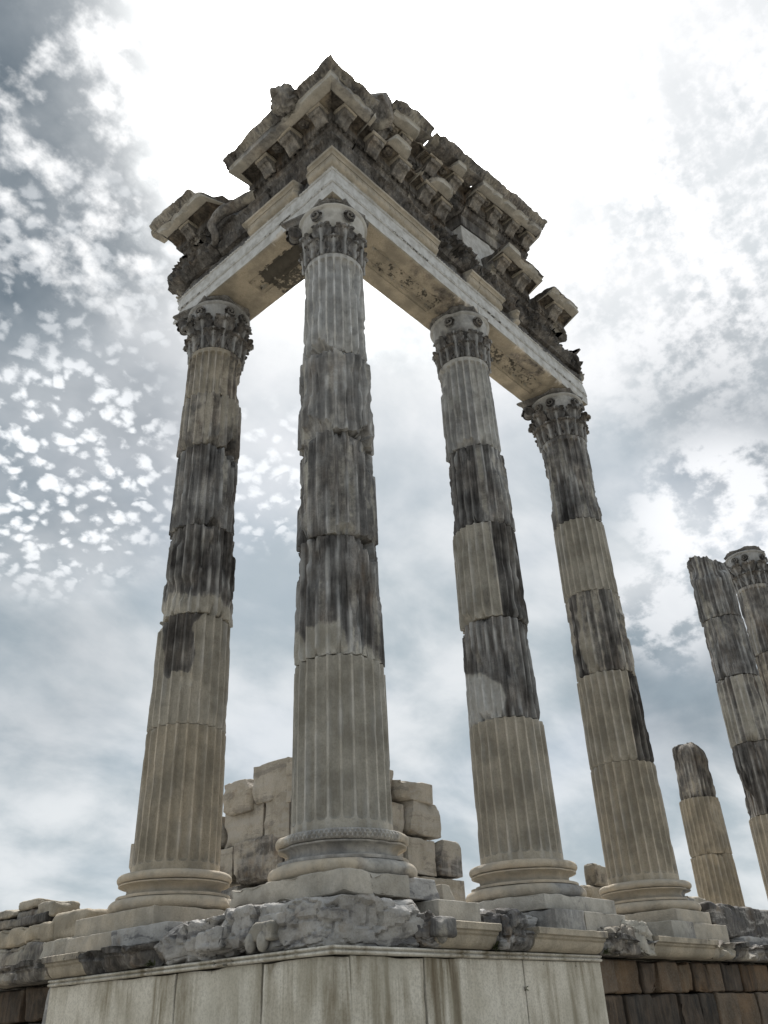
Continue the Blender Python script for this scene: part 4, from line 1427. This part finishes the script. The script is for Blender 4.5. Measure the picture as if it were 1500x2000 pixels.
pth = side(np.array([(1.35, 0.50, 10.62), (1.75, 0.60, 10.68), (2.10, 0.72, 10.62), (2.28, 0.76, 10.42), (2.22, 0.70, 10.22), (2.30, 0.62, 10.10), (2.45, 0.60, 10.14)]), 'L')
V, Q, T = tube(pth, (0.12, 0.11, 0.10, 0.085, 0.07, 0.06, 0.05))
V = V + fbm3(V, 7, 5, 3) * 0.02
tag(MB().add(V, Q, T, tone(V, 5, 0.45, 0.15, 0.15)).build('scroll_fragment', MARBLE, sharp=60),
    'curved scroll fragment, like a bent arm, on the left frieze', 'fragment')

# ------------------------------------------------------------------ podium
def podium():
    root = empty('podium_wall', (-0.9, -0.8, GZ))
    tag(root, 'pale marble podium wall of upright slabs with brown rain stains, below the columns', 'wall')
    rnd = random.Random(4)
    zt = -1.285
    hz = (zt - GZ + 0.1) / 2
    for sd, edges, off in (('R', (-0.93, 0.02, 1.56, 3.09), 1.0), ('L', (-1.0, -0.11, 1.13, 3.47), 1.13)):
        for k in range(len(edges) - 1):
            a, b = edges[k] + 0.005, edges[k + 1] - 0.005
            V, Q = block(((b - a) / 2, 0.10, hz), r=0.008, res=0.10, rough=0.006, seed=80 + k + (10 if sd == 'L' else 0), chips=0.016, freq=3)
            V = V + ((a + b) / 2, off - 0.10 + rnd.uniform(-0.010, 0.003), zt - hz)
            Vw = side(V, sd)
            mk = np.tile((0.04 + 0.1 * rnd.random(), 0.12 * rnd.random(), 0.05, 0.0), (len(V), 1))
            mk[:, 2] += 0.30 * sm(Vw[:, 2], -1.42, -1.28) + 0.1 * fbm(Vw, 2, 3, 3)
            MB().add(Vw, Q, None, mk).build('slab', PODIUM, root, sharp=40)
    prof = densify([(0.0, zt + 0.002)] + [(0.022, zt + 0.003)] + arc(0.02, zt + 0.018, 0.016, 0.014, -80, 80, 6) + [(0.012, zt + 0.034), (0.012, zt + 0.040)] + arc(0.014, zt + 0.055, 0.022, 0.014, -80, 85, 6) + [(0.0, zt + 0.07), (-0.15, zt + 0.07), (-0.15, zt + 0.002)], 0.03)
    mb = MB()
    for sd, s1, off in (('R', 3.09, 1.0), ('L', 3.47, 1.13)):
        p = prof + (off, 0)
        a = -1.13 if sd == 'R' else -1.0
        K = len(p)
        S = 160
        t = np.linspace(0, 1, S)
        st = a - prof[:, 0]
        s = st[None, :] + (s1 - st)[None, :] * t[:, None]
        V = np.stack([s.ravel(), np.tile(p[:, 0], S), np.tile(p[:, 1], S)], 1)
        V[:, 1] -= 0.02 * np.clip(fbm(V, 5, 33, 4) - 0.25, 0, 1) * (V[:, 1] > off)
        n1 = fbm(V, 2.5, 9, 4)
        mk = np.tile((0.10, 0.1, 0.25, 0.2), (len(V), 1)); mk[:, 2] += 0.3 * n1
        mb.add(side(V, sd), grid_quads(K, S, True), None, mk)
    mb.build('cap_moulding', PODIUM, root, sharp=45)


podium()


def px_on(plane_axis, val, px, py):
    d = np.array(pix_dir(px, py))
    t = (val - CAM[plane_axis]) / d[plane_axis]
    return CAM + d * t


def masonry():
    """dark masonry courses where the marble facing is lost"""
    rnd = random.Random(8)
    root = empty('dark_masonry_wall', (7.0, -0.7, GZ))
    tag(root, 'dark exposed masonry wall right of the marble podium slabs', 'wall')
    ztops = [-1.235, -1.60, -2.08, -2.5, -3.0]
    for r in range(4):
        s = 3.115
        while s < 13:
            w = rnd.uniform(0.40, 0.75) * (1.0 if r == 0 else 1.2)
            V, Q = block((w / 2 - 0.006, 0.16, (ztops[r] - ztops[r + 1]) / 2 - 0.005), r=0.03, res=0.09, rough=0.014, seed=200 + r * 40 + int(s * 10), chips=0.05)
            V = side(V + (s + w / 2, 0.72 + rnd.uniform(-0.03, 0.03), (ztops[r] + ztops[r + 1]) / 2), 'R')
            mk = tone(V, r * 9 + int(s * 7), rnd.choice((0.2, 0.6, 0.7)), rnd.choice((0.0, 0.3, 1.0)), 0.12)
            MB().add(V, Q, None, mk).build('stone', DARK, root)
            s += w
    root = empty('dark_masonry_wall', (-0.7, 6.0, GZ))
    tag(root, 'black-brown masonry wall at far left beyond the podium slabs', 'wall')
    for r in range(4):
        s = 3.70
        while s < 8.5:
            w = rnd.uniform(0.6, 1.1)
            V, Q = block((w / 2 - 0.006, 0.16, (ztops[r] - ztops[r + 1]) / 2 - 0.005), r=0.03, res=0.09, rough=0.014, seed=300 + r * 40 + int(s * 10), chips=0.05)
            V = side(V + (s + w / 2, 0.72 + rnd.uniform(-0.03, 0.03), (ztops[r] + ztops[r + 1]) / 2), 'L')
            MB().add(V, Q, None, tone(V, r * 9 + int(s * 7), 0.6, 0.3, 0.25)).build('stone', DARK, root)
            s += w


masonry()
# leaning blue slab at the broken left end of the podium
V, Q = block((0.10, 0.11, 1.02), r=0.06, res=0.06, rough=0.02, seed=95, round_=0.25, cuts=(((0, 1, 0.12), 0.07, 0.03),))
V = V + (-1.0, 3.60, -2.28)
stone('broken_slab_end', V, Q, tone(V, 3, 0.3, 0.0, 0.05), BLUE, 'smooth blue-grey stone edge beside the left end of the podium slabs', 'stone')

# crown of the podium: restored lengths with a clean profile, and old fragments
CROWN = arc(1.00, -1.085, 0.125, 0.125, -88, -8, 9) + [(1.135, -1.095), (1.155, -1.085), (1.158, -1.065), (1.195, -1.055), (1.20, -1.0), (1.19, -0.993)]


def crown(sd, s0, s1, seed, label, off=0.0, old=0.1, warm=0.6, broken=0.0, end=0.02, crust=0.12, dz0=0.0):
    prof = densify([(0.60, -1.212)] + CROWN + [(0.60, -0.993)], 0.025)

    def mod(V):
        S = V + seed * 3.1
        V2 = V + fbm3(S, 6, seed, 3) * (0.003 + 0.02 * broken)
        if broken:
            lim = 1.20 + off - broken * np.clip(0.10 + 0.35 * fbm(S * (1, 0.3, 1), 3.0, seed + 4, 4), -0.05, 0.4)
            lim = lim + 0.03 * np.abs(np.sin(V[:, 0] * 24)) * (V[:, 2] < -1.08)
            V2[:, 1] = np.minimum(V2[:, 1], lim)
            V2[:, 2] = V2[:, 2] - np.clip(fbm(S * (1, 1, 0), 2.5, seed + 5, 3), 0, 1) * 0.10 * broken * sm(V[:, 2], -1.08, -1.0)
        V2[:, 2] = np.clip(V2[:, 2], -1.213, -0.985)
        return V2
    p = prof + (off, dz0)
    V, Q, T = sweep(p, s0, s1, 0.02, end0=lambda e, z: end * fbm(np.stack([e, z, z * 0], 1), 4, seed + 2, 3), end1=lambda e, z: end * fbm(np.stack([e, z, z * 0], 1), 4, seed + 3, 3), mod=mod)
    mk = tone(V, seed, old, warm, crust, 0.0, 0.15)
    topz = sm(V[:, 2], -1.09, -1.05)
    mk[:, 2] += 0.20 * topz
    mk[:, 0] += 0.22 * topz
    o = MB().add(side(V, sd), Q, T, mk).build('podium_moulding', MARBLE, sharp=42)
    return tag(o, label, 'moulding', 'mouldings crowning the podium')


crown('R', 0.10, 0.98, 101, 'clean restored podium moulding just right of the rough boulder')
crown('R', 1.00, 1.62, 102, 'rough broken podium moulding between the two restored lengths', old=0.6, warm=0.1, broken=0.7, end=0.06, crust=0.3)
crown('R', 1.64, 3.02, 103, 'clean restored podium moulding in front of the third column')
crown('R', 3.04, 4.22, 104, 'rough carved old podium moulding where the marble slabs end', old=0.5, warm=0.2, broken=0.9, end=0.08, crust=0.35)
crown('R', 4.24, 5.98, 105, 'clean restored podium moulding over the dark masonry, below the rightmost base')
crown('R', 6.00, 6.7, 106, 'jagged end fragment of podium moulding at the right', old=0.3, warm=0.4, broken=1.0, end=0.15)
crown('R', 6.75, 9.5, 107, 'broken podium moulding beyond the rightmost column base', old=0.5, warm=0.2, broken=1.1, end=0.1)
crown('L', 2.68, 3.42, 108, 'clean restored podium moulding at the left below the leftmost base', off=0.10)
crown('L', 1.50, 2.66, 109, 'rough old egg-carved podium moulding left of the boulders', off=0.10, old=0.62, warm=0.2, broken=0.8, end=0.08, crust=0.3)
crown('L', 3.45, 5.2, 110, 'egg-carved podium moulding at far left over the black masonry', off=0.08, old=0.4, warm=0.45, broken=0.55, end=0.1, crust=0.22)


# plinths and the course beneath them
def slab(x0, x1, y0, y1, z0, z1, seed, label, old=0.1, warm=0.55, crust=0.15, cuts=(), mat=None, rough=0.004, r=0.012, chips=0.02, name='plinth', cat='plinth', group='plinths under the columns', res=0.06, pale=0.22, round_=0.0):
    V, Q = block(((x1 - x0) / 2, (y1 - y0) / 2, (z1 - z0) / 2), r=r, res=res, rough=rough, seed=seed, cuts=cuts, chips=chips, round_=round_)
    V = V + ((x0 + x1) / 2, (y0 + y1) / 2, (z0 + z1) / 2)
    return stone(name, V, Q, tone(V, seed, old, warm, crust, pale), mat or MARBLE, label, cat, group)


slab(-0.80, 0.10, -0.80, 0.80, -0.775, -0.572, 111, 'stained square plinth under the corner column, its underside eaten away', 0.12, 0.35, 0.24, chips=0.06, rough=0.01, cuts=(((-0.25, -0.25, -1), 0.36, 0.02),))
slab(0.105, 0.80, -0.76, 0.80, -0.770, -0.574, 112, 'blue-grey block completing the corner column plinth at its right', 0.2, 0.0, 0.1, mat=BLUE, chips=0.05, cuts=(((0.9, -0.5, 0.3), 0.45, 0.04),))
slab(2.43, 4.03, -0.80, 0.80, -0.745, -0.572, 113, 'square plinth under the third column from the left, dark mould on it', 0.3, 0.1, 0.30)
slab(5.72, 7.10, -0.80, 0.80, -0.745, -0.572, 114, 'pale square plinth under the rightmost of the four columns', 0.1, 0.6, 0.12, cuts=(((1, -0.6, 0), 0.78, 0.05),))
slab(-0.80, 0.80, 2.09, 3.70, -0.78, -0.572, 115, 'pale square plinth under the leftmost column', 0.08, 0.7, 0.15)
C = dict(name='course_block', cat='block', group='blocks of the course under the plinths')
slab(0.36, 1.02, -0.93, 0.6, -0.99, -0.778, 121, 'pale cut block right of the boulder below the corner column', 0.05, 0.2, 0.08, **C)
slab(0.82, 1.15, -0.62, 0.6, -0.775, -0.575, 126, 'small pale block standing behind the corner plinth at right', 0.1, 0.5, 0.12, cuts=(((1, -0.6, 0.6), 0.28, 0.03),), chips=0.05, **C)
slab(2.42, 3.05, -0.92, 0.6, -0.99, -0.75, 122, 'grey half of the course under the third column', 0.35, 0.0, 0.18, **C)
slab(3.055, 4.02, -0.92, 0.6, -0.99, -0.75, 123, 'pale new half of the course under the third column', 0.05, 0.25, 0.08, **C)
slab(5.25, 5.92, -0.92, 0.6, -0.99, -0.75, 124, 'grey-streaked half of the course under the rightmost column', 0.35, 0.15, 0.2, **C)
slab(5.925, 7.02, -0.92, 0.6, -0.99, -0.75, 125, 'cream half of the course under the rightmost column', 0.08, 0.6, 0.12, **C)
slab(-0.93, 0.5, 2.62, 3.62, -0.99, -0.783, 127, 'cream course block under the leftmost plinth', 0.05, 0.55, 0.08, **C)
slab(-0.98, 0.4, 1.55, 2.60, -0.97, -0.79, 128, 'blue-grey course block in front of the leftmost plinth', 0.3, 0.0, 0.12, mat=BLUE, **C)
slab(1.25, 2.38, -0.72, 0.5, -0.99, -0.80, 129, 'low blue-veined blocks between the corner plinth and the third column', 0.3, 0.0, 0.15, mat=BLUE, rough=0.03, r=0.08, chips=0.12, **C)
slab(4.1, 5.2, -0.70, 0.5, -0.99, -0.78, 130, 'broken pale block between the third and rightmost plinths', 0.3, 0.25, 0.15, rough=0.03, r=0.08, chips=0.12, cuts=(((-0.8, -0.3, 0.6), 0.38, 0.04),), **C)


# boulders: broken blue marble of the old crown at the corner
def boulder(c, half, seed, label, rz=0.0, cuts=(), mat=None, old=0.35, warm=0.05, crust=0.08, rough=0.06, round_=0.25, freq=3.2, res=0.026, ry=0.0):
    rnd = random.Random(seed)
    fac = []
    for _ in range(9):
        n_ = np.array([rnd.uniform(-1, 1), rnd.uniform(-1, 1), rnd.uniform(-0.4, 1)])
        n_ /= np.linalg.norm(n_)
        fac.append((tuple(n_), float(np.sum(np.abs(n_) * np.asarray(half))) * rnd.uniform(0.72, 0.92), 0.05))
    V, Q = block(half, r=0.05, res=res, rough=0.035, seed=seed, cuts=tuple(cuts) + tuple(fac), freq=4.0, chips=0.08, round_=0.0)
    V = V + fbm3(V + seed, 2.2, seed + 70, 5) * (0.02, 0.02, 0.016)
    V = crack(V, seed, (3.6, 3.6, 6.0), 0.030)
    V = V + fbm3(V + seed, 14, seed + 72, 3) * 0.006
    V = rotz(roty(V, ry), rz) + np.asarray(c, float)
    V[:, 2] = np.maximum(V[:, 2], -1.213)
    return stone('rough_boulder', V, Q, tone(V, seed, old, warm, crust), mat or BLUE, label, 'boulder', 'broken stones along the podium edge', sharp=28)


boulder((-0.46, -0.44, -1.01), (0.62, 0.56, 0.20), 131, 'large rough blue-grey boulder under the corner column plinth', rz=-0.06, cuts=(((0.9, -0.6, 0.2), 0.78, 0.05), ((-0.7, -0.7, 0.6), 0.66, 0.05)))
boulder((-0.82, 0.42, -0.985), (0.30, 0.36, 0.20), 132, 'blue-grey broken stone just left of the large boulder', cuts=(((-0.8, 0.5, 0.5), 0.30, 0.05),))
boulder((-0.90, 1.08, -1.02), (0.27, 0.46, 0.19), 133, 'rough blue stone with pale top left of the corner plinth', rz=0.05, cuts=(((-0.6, 0.3, 0.9), 0.22, 0.05),))
boulder((-1.08, 0.62, -1.05), (0.12, 0.22, 0.10), 134, 'small pale knob of stone lying against the left boulders', old=0.2, warm=0.1)
boulder((0.08, -0.90, -1.07), (0.17, 0.18, 0.14), 135, 'dark broken lump at the right end of the large boulder', old=0.6, crust=0.25, cuts=(((0.6, -0.7, 0.3), 0.16, 0.03),))
boulder((3.55, -1.02, -1.05), (0.26, 0.14, 0.15), 136, 'brown broken stone beside carved moulding where the slabs end', old=0.4, warm=0.4, mat=MARBLE, crust=0.2)
boulder((4.05, -0.98, -1.02), (0.22, 0.16, 0.19), 137, 'white-faced broken stone at the left of the far right moulding', old=0.2, warm=0.1, mat=MARBLE, crust=0.12, cuts=(((-0.5, -0.7, 0.5), 0.14, 0.03),))
boulder((1.30, -0.98, -1.02), (0.27, 0.18, 0.17), 138, 'dark cracked stone between the two clean mouldings', old=0.65, warm=0.05, crust=0.3)
# egg-and-dart scraps at the corner
for k, (x, y, sd_, lab) in enumerate(((-1.03, -0.05, 141, 'egg-and-dart fragment with two eggs left of the corner boulder'),
                                    (0.16, -1.06, 142, 'single carved egg fragment at the right end of the boulder'))):
    root = empty('egg_moulding_fragment', (x, y, -1.2))
    tag(root, lab, 'fragment', 'egg-and-dart fragments')
    V, Q = block((0.14, 0.20 if k == 0 else 0.12, 0.085), r=0.04, res=0.03, rough=0.02, seed=sd_, cuts=(((-0.5, 0.6, 0.6), 0.14, 0.03),))
    if k:
        V = rotz(V, math.pi / 2)
    V = V + (x, y, -1.045)
    MB().add(V, Q, None, tone(V, sd_, 0.45, 0.1, 0.2)).build('block', MARBLE, root)
    for j in range(2 - k):
        prof = arc(0.0, 0.0, 0.055, 0.085, -89, 89, 12)
        V, Q, T, _, _ = revolve(prof, 20, 0, 0)
        V = V + ((x - 0.11, y - 0.08 + 0.16 * j, -1.12) if k == 0 else (x - 0.02, y - 0.06, -1.10))
        MB().add(V, Q, T, (0.42, 0.1, 0.1, 0.1)).build('egg', MARBLE, root)

# ------------------------------------------------------------------ ruined cella wall behind the corner column
CW = 2.6
def cella():
    root = empty('ruined_block_wall', (CW + 0.4, CW + 0.4, -1.0))
    tag(root, 'ruined wall of large veined marble blocks behind the corner column', 'wall')
    rows_l = [  # pixel boxes on the face that runs left
        (495, 1487, 566, 1566), (560, 1478, 640, 1560), (437, 1524, 494, 1592), (433, 1572, 511, 1652), (511, 1548, 568, 1640), (569, 1540, 668, 1640),
        (456, 1634, 552, 1724), (553, 1628, 668, 1715), (425, 1656, 455, 1722), (380, 1600, 432, 1660), (360, 1665, 424, 1730), (300, 1650, 372, 1720), (246, 1640, 300, 1712),
        (470, 1726, 560, 1775), (560, 1718, 668, 1770), (380, 1735, 468, 1785), (300, 1730, 380, 1785)]
    rows_r = [(672, 1490, 776, 1552), (776, 1526, 842, 1566), (672, 1556, 797, 1626), (798, 1564, 862, 1634), (672, 1632, 794, 1706), (795, 1637, 852, 1710), (853, 1641, 900, 1713),
              (672, 1712, 800, 1770), (801, 1714, 905, 1770)]
    for k, (x0, y0, x1, y1) in enumerate(rows_l + rows_r):
        left = k < len(rows_l)
        axn = 0 if left else 1
        a = px_on(axn, CW, x0, (y0 + y1) / 2); b = px_on(axn, CW, x1, (y0 + y1) / 2)
        t = px_on(axn, CW, (x0 + x1) / 2, y0)[2]; bt = px_on(axn, CW, (x0 + x1) / 2, y1)[2]
        i = 1 - axn
        s0, s1 = sorted((a[i], b[i]))
        hs, hz = (s1 - s0) / 2 - 0.018, (t - bt) / 2 - 0.012
        rnd = random.Random(k + 3)
        rough = k in (2, 6, 20, 23)
        dep = 0.34
        cuts = []
        if rough:
            cuts = [((rnd.uniform(-1, 1), -1, rnd.uniform(0.3, 1)), hs * 0.6 + 0.26, 0.04), ((rnd.choice((-1, 1)), -0.4, rnd.uniform(0.2, 0.8)), hs * 1.0 + 0.04, 0.03), ((rnd.uniform(-0.6, 0.6), -0.5, -1), hz * 0.95 + 0.14, 0.03)]
        V, Q = block((hs, dep, hz), r=0.02 if rough else 0.012, res=0.04, rough=0.016, seed=400 + k, cuts=cuts, chips=0.10 if rough else 0.05, freq=4, round_=0.08 if rough else 0.0)
        if rough:
            V = crack(V, 600 + k, 2.2, 0.010)
        V = V + ((s0 + s1) / 2, CW + dep + rnd.uniform(-0.06, 0.07), (t + bt) / 2)
        if left:
            V = V[:, [1, 0, 2]]
        mk = tone(V, 400 + k, rnd.choice((0.05, 0.12, 0.2, 0.38)), rnd.uniform(0.1, 0.45), 0.12)
        MB().add(V, Q, None, mk).build('stone', WALLSTONE, root, sharp=30)


cella()

# ------------------------------------------------------------------ rubble left and right
def px_stone(axn, val, x0, y0, x1, y1, dep, seed, label, mat=None, cat='stone', group='scattered ruin stones', name='loose_stone', **kw):
    a = px_on(axn, val, x0, (y0 + y1) / 2); b = px_on(axn, val, x1, (y0 + y1) / 2)
    t = px_on(axn, val, (x0 + x1) / 2, y0)[2]; bt = px_on(axn, val, (x0 + x1) / 2, y1)[2]
    i = 1 - axn
    s0, s1 = sorted((a[i], b[i]))
    tn = {k: kw.pop(k) for k in ('old', 'warm', 'crust', 'pale') if k in kw}
    hf = ((s1 - s0) / 2 * 1.05, dep, (t - bt) / 2 * 1.05)
    kw['cuts'] = tuple(kw.get('cuts', ())) + facets(hf, seed, 6, 0.78, 0.96)
    kw['round_'] = kw.get('round_', 0.0) * 0.5
    V, Q = block(hf, seed=seed, **kw)
    V = crack(V, seed, 3.0, 0.012)
    V = V + ((s0 + s1) / 2, val + dep, (t + bt) / 2)
    if axn == 0:
        V = V[:, [1, 0, 2]]
    return stone(name, V, Q, tone(V, seed, **tn), mat or MARBLE, label, cat, group)


rk = dict(r=0.06, res=0.05, rough=0.02, chips=0.08)
px_stone(0, -0.75, -60, 1852, 82, 1930, 0.35, 501, 'large worn block at far left edge above the black masonry', old=0.3, warm=0.5, crust=0.2, **rk)
px_stone(0, -0.70, -60, 1814, 96, 1851, 0.4, 502, 'long tan slab at far left, broken at its right end', old=0.15, warm=0.9, crust=0.1, **rk)
px_stone(0, -0.60, -60, 1797, 100, 1813, 0.35, 503, 'thin dark carved ledge lying on the long tan slab', old=0.6, warm=0.5, crust=0.35, **rk)
px_stone(0, -0.55, 34, 1775, 78, 1796, 0.2, 504, 'grey lump under the topmost stone at far left', old=0.4, warm=0.3, crust=0.1, r=0.05, res=0.03, rough=0.02, round_=0.4)
px_stone(0, -0.55, 35, 1758, 72, 1775, 0.2, 505, 'rounded pink-grey stone topmost on the far left pile', old=0.3, warm=0.5, crust=0.05, r=0.05, res=0.03, rough=0.01, round_=0.6)
px_stone(0, -0.58, 72, 1761, 102, 1791, 0.2, 506, 'squarish pink-grey stone leaning on the far left pile', old=0.3, warm=0.5, crust=0.05, r=0.05, res=0.03, rough=0.015, round_=0.4)
px_stone(0, -0.62, -40, 1783, 22, 1797, 0.25, 507, 'low stone cut by the left picture edge', old=0.3, warm=0.5, crust=0.08, r=0.05, res=0.04, rough=0.02, round_=0.4)
px_stone(0, -0.66, 97, 1781, 160, 1836, 0.3, 508, 'rounded tan block between the far left pile and the leftmost plinth', old=0.08, warm=0.8, crust=0.1, r=0.08, res=0.04, rough=0.02, round_=0.5, cuts=(((1, -0.2, 0.6), 0.35, 0.03),))
px_stone(0, -0.86, 74, 1834, 142, 1872, 0.3, 509, 'grey broken block with pale top at the podium left end', old=0.3, warm=0.3, crust=0.1, r=0.06, res=0.04, rough=0.02, round_=0.3)
px_stone(1, -0.75, 1402, 1778, 1600, 1836, 0.5, 510, 'dark weathered slab with pale streaks at right below the stump', mat=BLUE, old=0.7, warm=0.3, crust=0.3, **rk)
px_stone(1, -0.80, 1442, 1832, 1600, 1872, 0.5, 511, 'pale blue veined slab at the right edge under a dark slab', mat=BLUE, old=0.15, warm=0.0, crust=0.05, **rk)
px_stone(1, -0.30, 1348, 1752, 1385, 1782, 0.3, 512, 'small chipped stone right of the base of the rightmost beam-carrying column', old=0.3, warm=0.4, crust=0.15, r=0.05, res=0.04, rough=0.02, round_=0.4)
px_stone(1, 1.2, 1163, 1690, 1190, 1728, 0.10, 513, 'round pinkish stone peeping out between the two right columns', old=0.3, warm=0.5, crust=0.05, r=0.06, res=0.03, rough=0.02, round_=0.8)
px_stone(1, 1.2, 1152, 1732, 1195, 1760, 0.12, 514, 'low brown stone beneath the round stone between the right columns', old=0.35, warm=0.6, crust=0.15, r=0.06, res=0.04, rough=0.02, round_=0.3)

# ------------------------------------------------------------------ far columns at the right
def tip(h, amp, tilt):
    return lambda pd, r, c: h + tilt * np.sin(np.radians(pd + 40)) * r + amp * fbm(c, 3, 9, 4)


column(13.0, 0.0, [
    dict(z0=-0.5, z1=1.65, age=0.12, warm=0.75, spall=0.2, lores=1.5),
    dict(z0=1.65, z1=3.17, age=1.0, warm=0.3, spall=0.8, lores=1.5, bites=((-70, 1.9, 40, 0.4, 0.09), (60, 2.9, 40, 0.4, 0.07)), dr=-0.01),
    dict(z0=3.17, z1=4.68, age=0.5, warm=0.15, spall=0.4, lores=1.5),
    dict(z0=4.68, z1=6.15, age=0.85, spall=0.6, lores=1.5, bites=((10, 5.3, 45, 0.5, 0.05), (-70, 5.2, 25, 0.7, 0.04))),
    dict(z0=6.15, z1=8.0, age=0.7, spall=0.6, lores=1.5, bites=((0, 7.7, 90, 0.6, 0.13),), broken_top=tip(7.75, 0.25, -0.35))],
    7, 'far right tall column broken off at the top, without capital', base=False, group='far columns at the right')
column(16.26, 0.0, [
    dict(z0=-0.5, z1=1.65, age=0.2, warm=0.6, lores=1.5), dict(z0=1.65, z1=3.17, age=0.9, lores=1.5), dict(z0=3.17, z1=4.68, age=0.5, lores=1.5),
    dict(z0=4.68, z1=6.15, age=0.7, warm=0.6, lores=1.5), dict(z0=6.15, z1=8.048, age=0.72, warm=0.2, top=True, lores=1.5, bites=((-20, 7.2, 50, 0.5, 0.04),))],
    8, 'far right column cut by the picture edge, with a dark worn capital', base=False, cap=dict(broken=(225, 315, 135, 45), missing=(45, 135, 225, 315), tone=0.85), group='far columns at the right')
column(16.26, 2.8885, [
    dict(z0=-0.5, z1=1.55, age=0.08, warm=1.0, lores=1.5), dict(z0=1.55, z1=2.95, age=0.1, warm=0.85, lores=1.5, bites=((50, 2.5, 25, 0.5, 0.06),)),
    dict(z0=2.95, z1=4.75, age=0.85, warm=0.6, dr=-0.06, lores=1.5, spall=0.9, bites=((-20, 3.8, 60, 0.9, 0.06),), broken_top=tip(4.42, 0.04, 0.08), dome=4.42)],
    9, 'short column stump at right with a rounded broken top', base=False, group='far columns at the right')


# ------------------------------------------------------------------ weeds in the joints
def make_leafm():
    m = bpy.data.materials.new('weed_green')
    m.use_nodes = True
    N = NT(m.node_tree)
    out = N.n('ShaderNodeOutputMaterial'); bs = N.n('ShaderNodeBsdfPrincipled')
    c = N.mix(N.noise(N.n('ShaderNodeTexCoord').outputs['Object'], 25.0, 3.0), (0.035, 0.05, 0.02), (0.10, 0.11, 0.045))
    N.set(bs.inputs['Base Color'], c); bs.inputs['Roughness'].default_value = 0.8
    N.t.links.new(bs.outputs[0], out.inputs[0])
    return m


WEED = make_leafm()


def weed(sd, s_, e_, z_, n, h, seed, label):
    rnd = random.Random(seed)
    base = side(np.array([[s_, e_, z_]]), sd)[0]
    V, T = [], []
    for _ in range(n):
        a = rnd.uniform(0, 2 * math.pi); l = h * rnd.uniform(0.4, 1.0); w = 0.006
        d = np.array([math.cos(a), math.sin(a), 0]); p = np.array([-d[1], d[0], 0])
        out_ = side(np.array([[0, 1.0, 0]]), sd)[0]
        o = base + np.array([rnd.uniform(-0.03, 0.03), rnd.uniform(-0.03, 0.03), 0])
        up = rnd.uniform(-0.2, 1.0)
        mid = o + (d * 0.4 + out_ * 0.4) * l * 0.5 + np.array([0, 0, up * l * 0.6])
        tip_ = o + (d * 0.7 + out_ * 0.5) * l + np.array([0, 0, up * l * 0.7 - 0.2 * l])
        b = len(V)
        V += [o - p * w, o + p * w, mid + p * w * 1.6, mid - p * w * 1.6, tip_]
        T += [(b, b + 1, b + 2), (b, b + 2, b + 3), (b + 3, b + 2, b + 4)]
    o = MB().add(np.array(V), None, T, flip=None).build('weed_tuft', WEED, origin=base)
    return tag(o, label, 'weed', 'weeds on the podium')


weed('R', 1.00, 1.06, -1.20, 60, 0.13, 1, 'dark weed tuft under the end of the near restored moulding')
weed('R', 3.10, 1.08, -1.20, 30, 0.10, 2, 'small weed tuft at the top of the right slab edge')
weed('L', 1.52, 1.16, -1.20, 40, 0.11, 3, 'weed tuft on the ledge left of the boulders')
weed('R', 1.56, 1.0, -1.55, 16, 0.06, 4, 'tiny plant in the upper joint between two podium slabs')
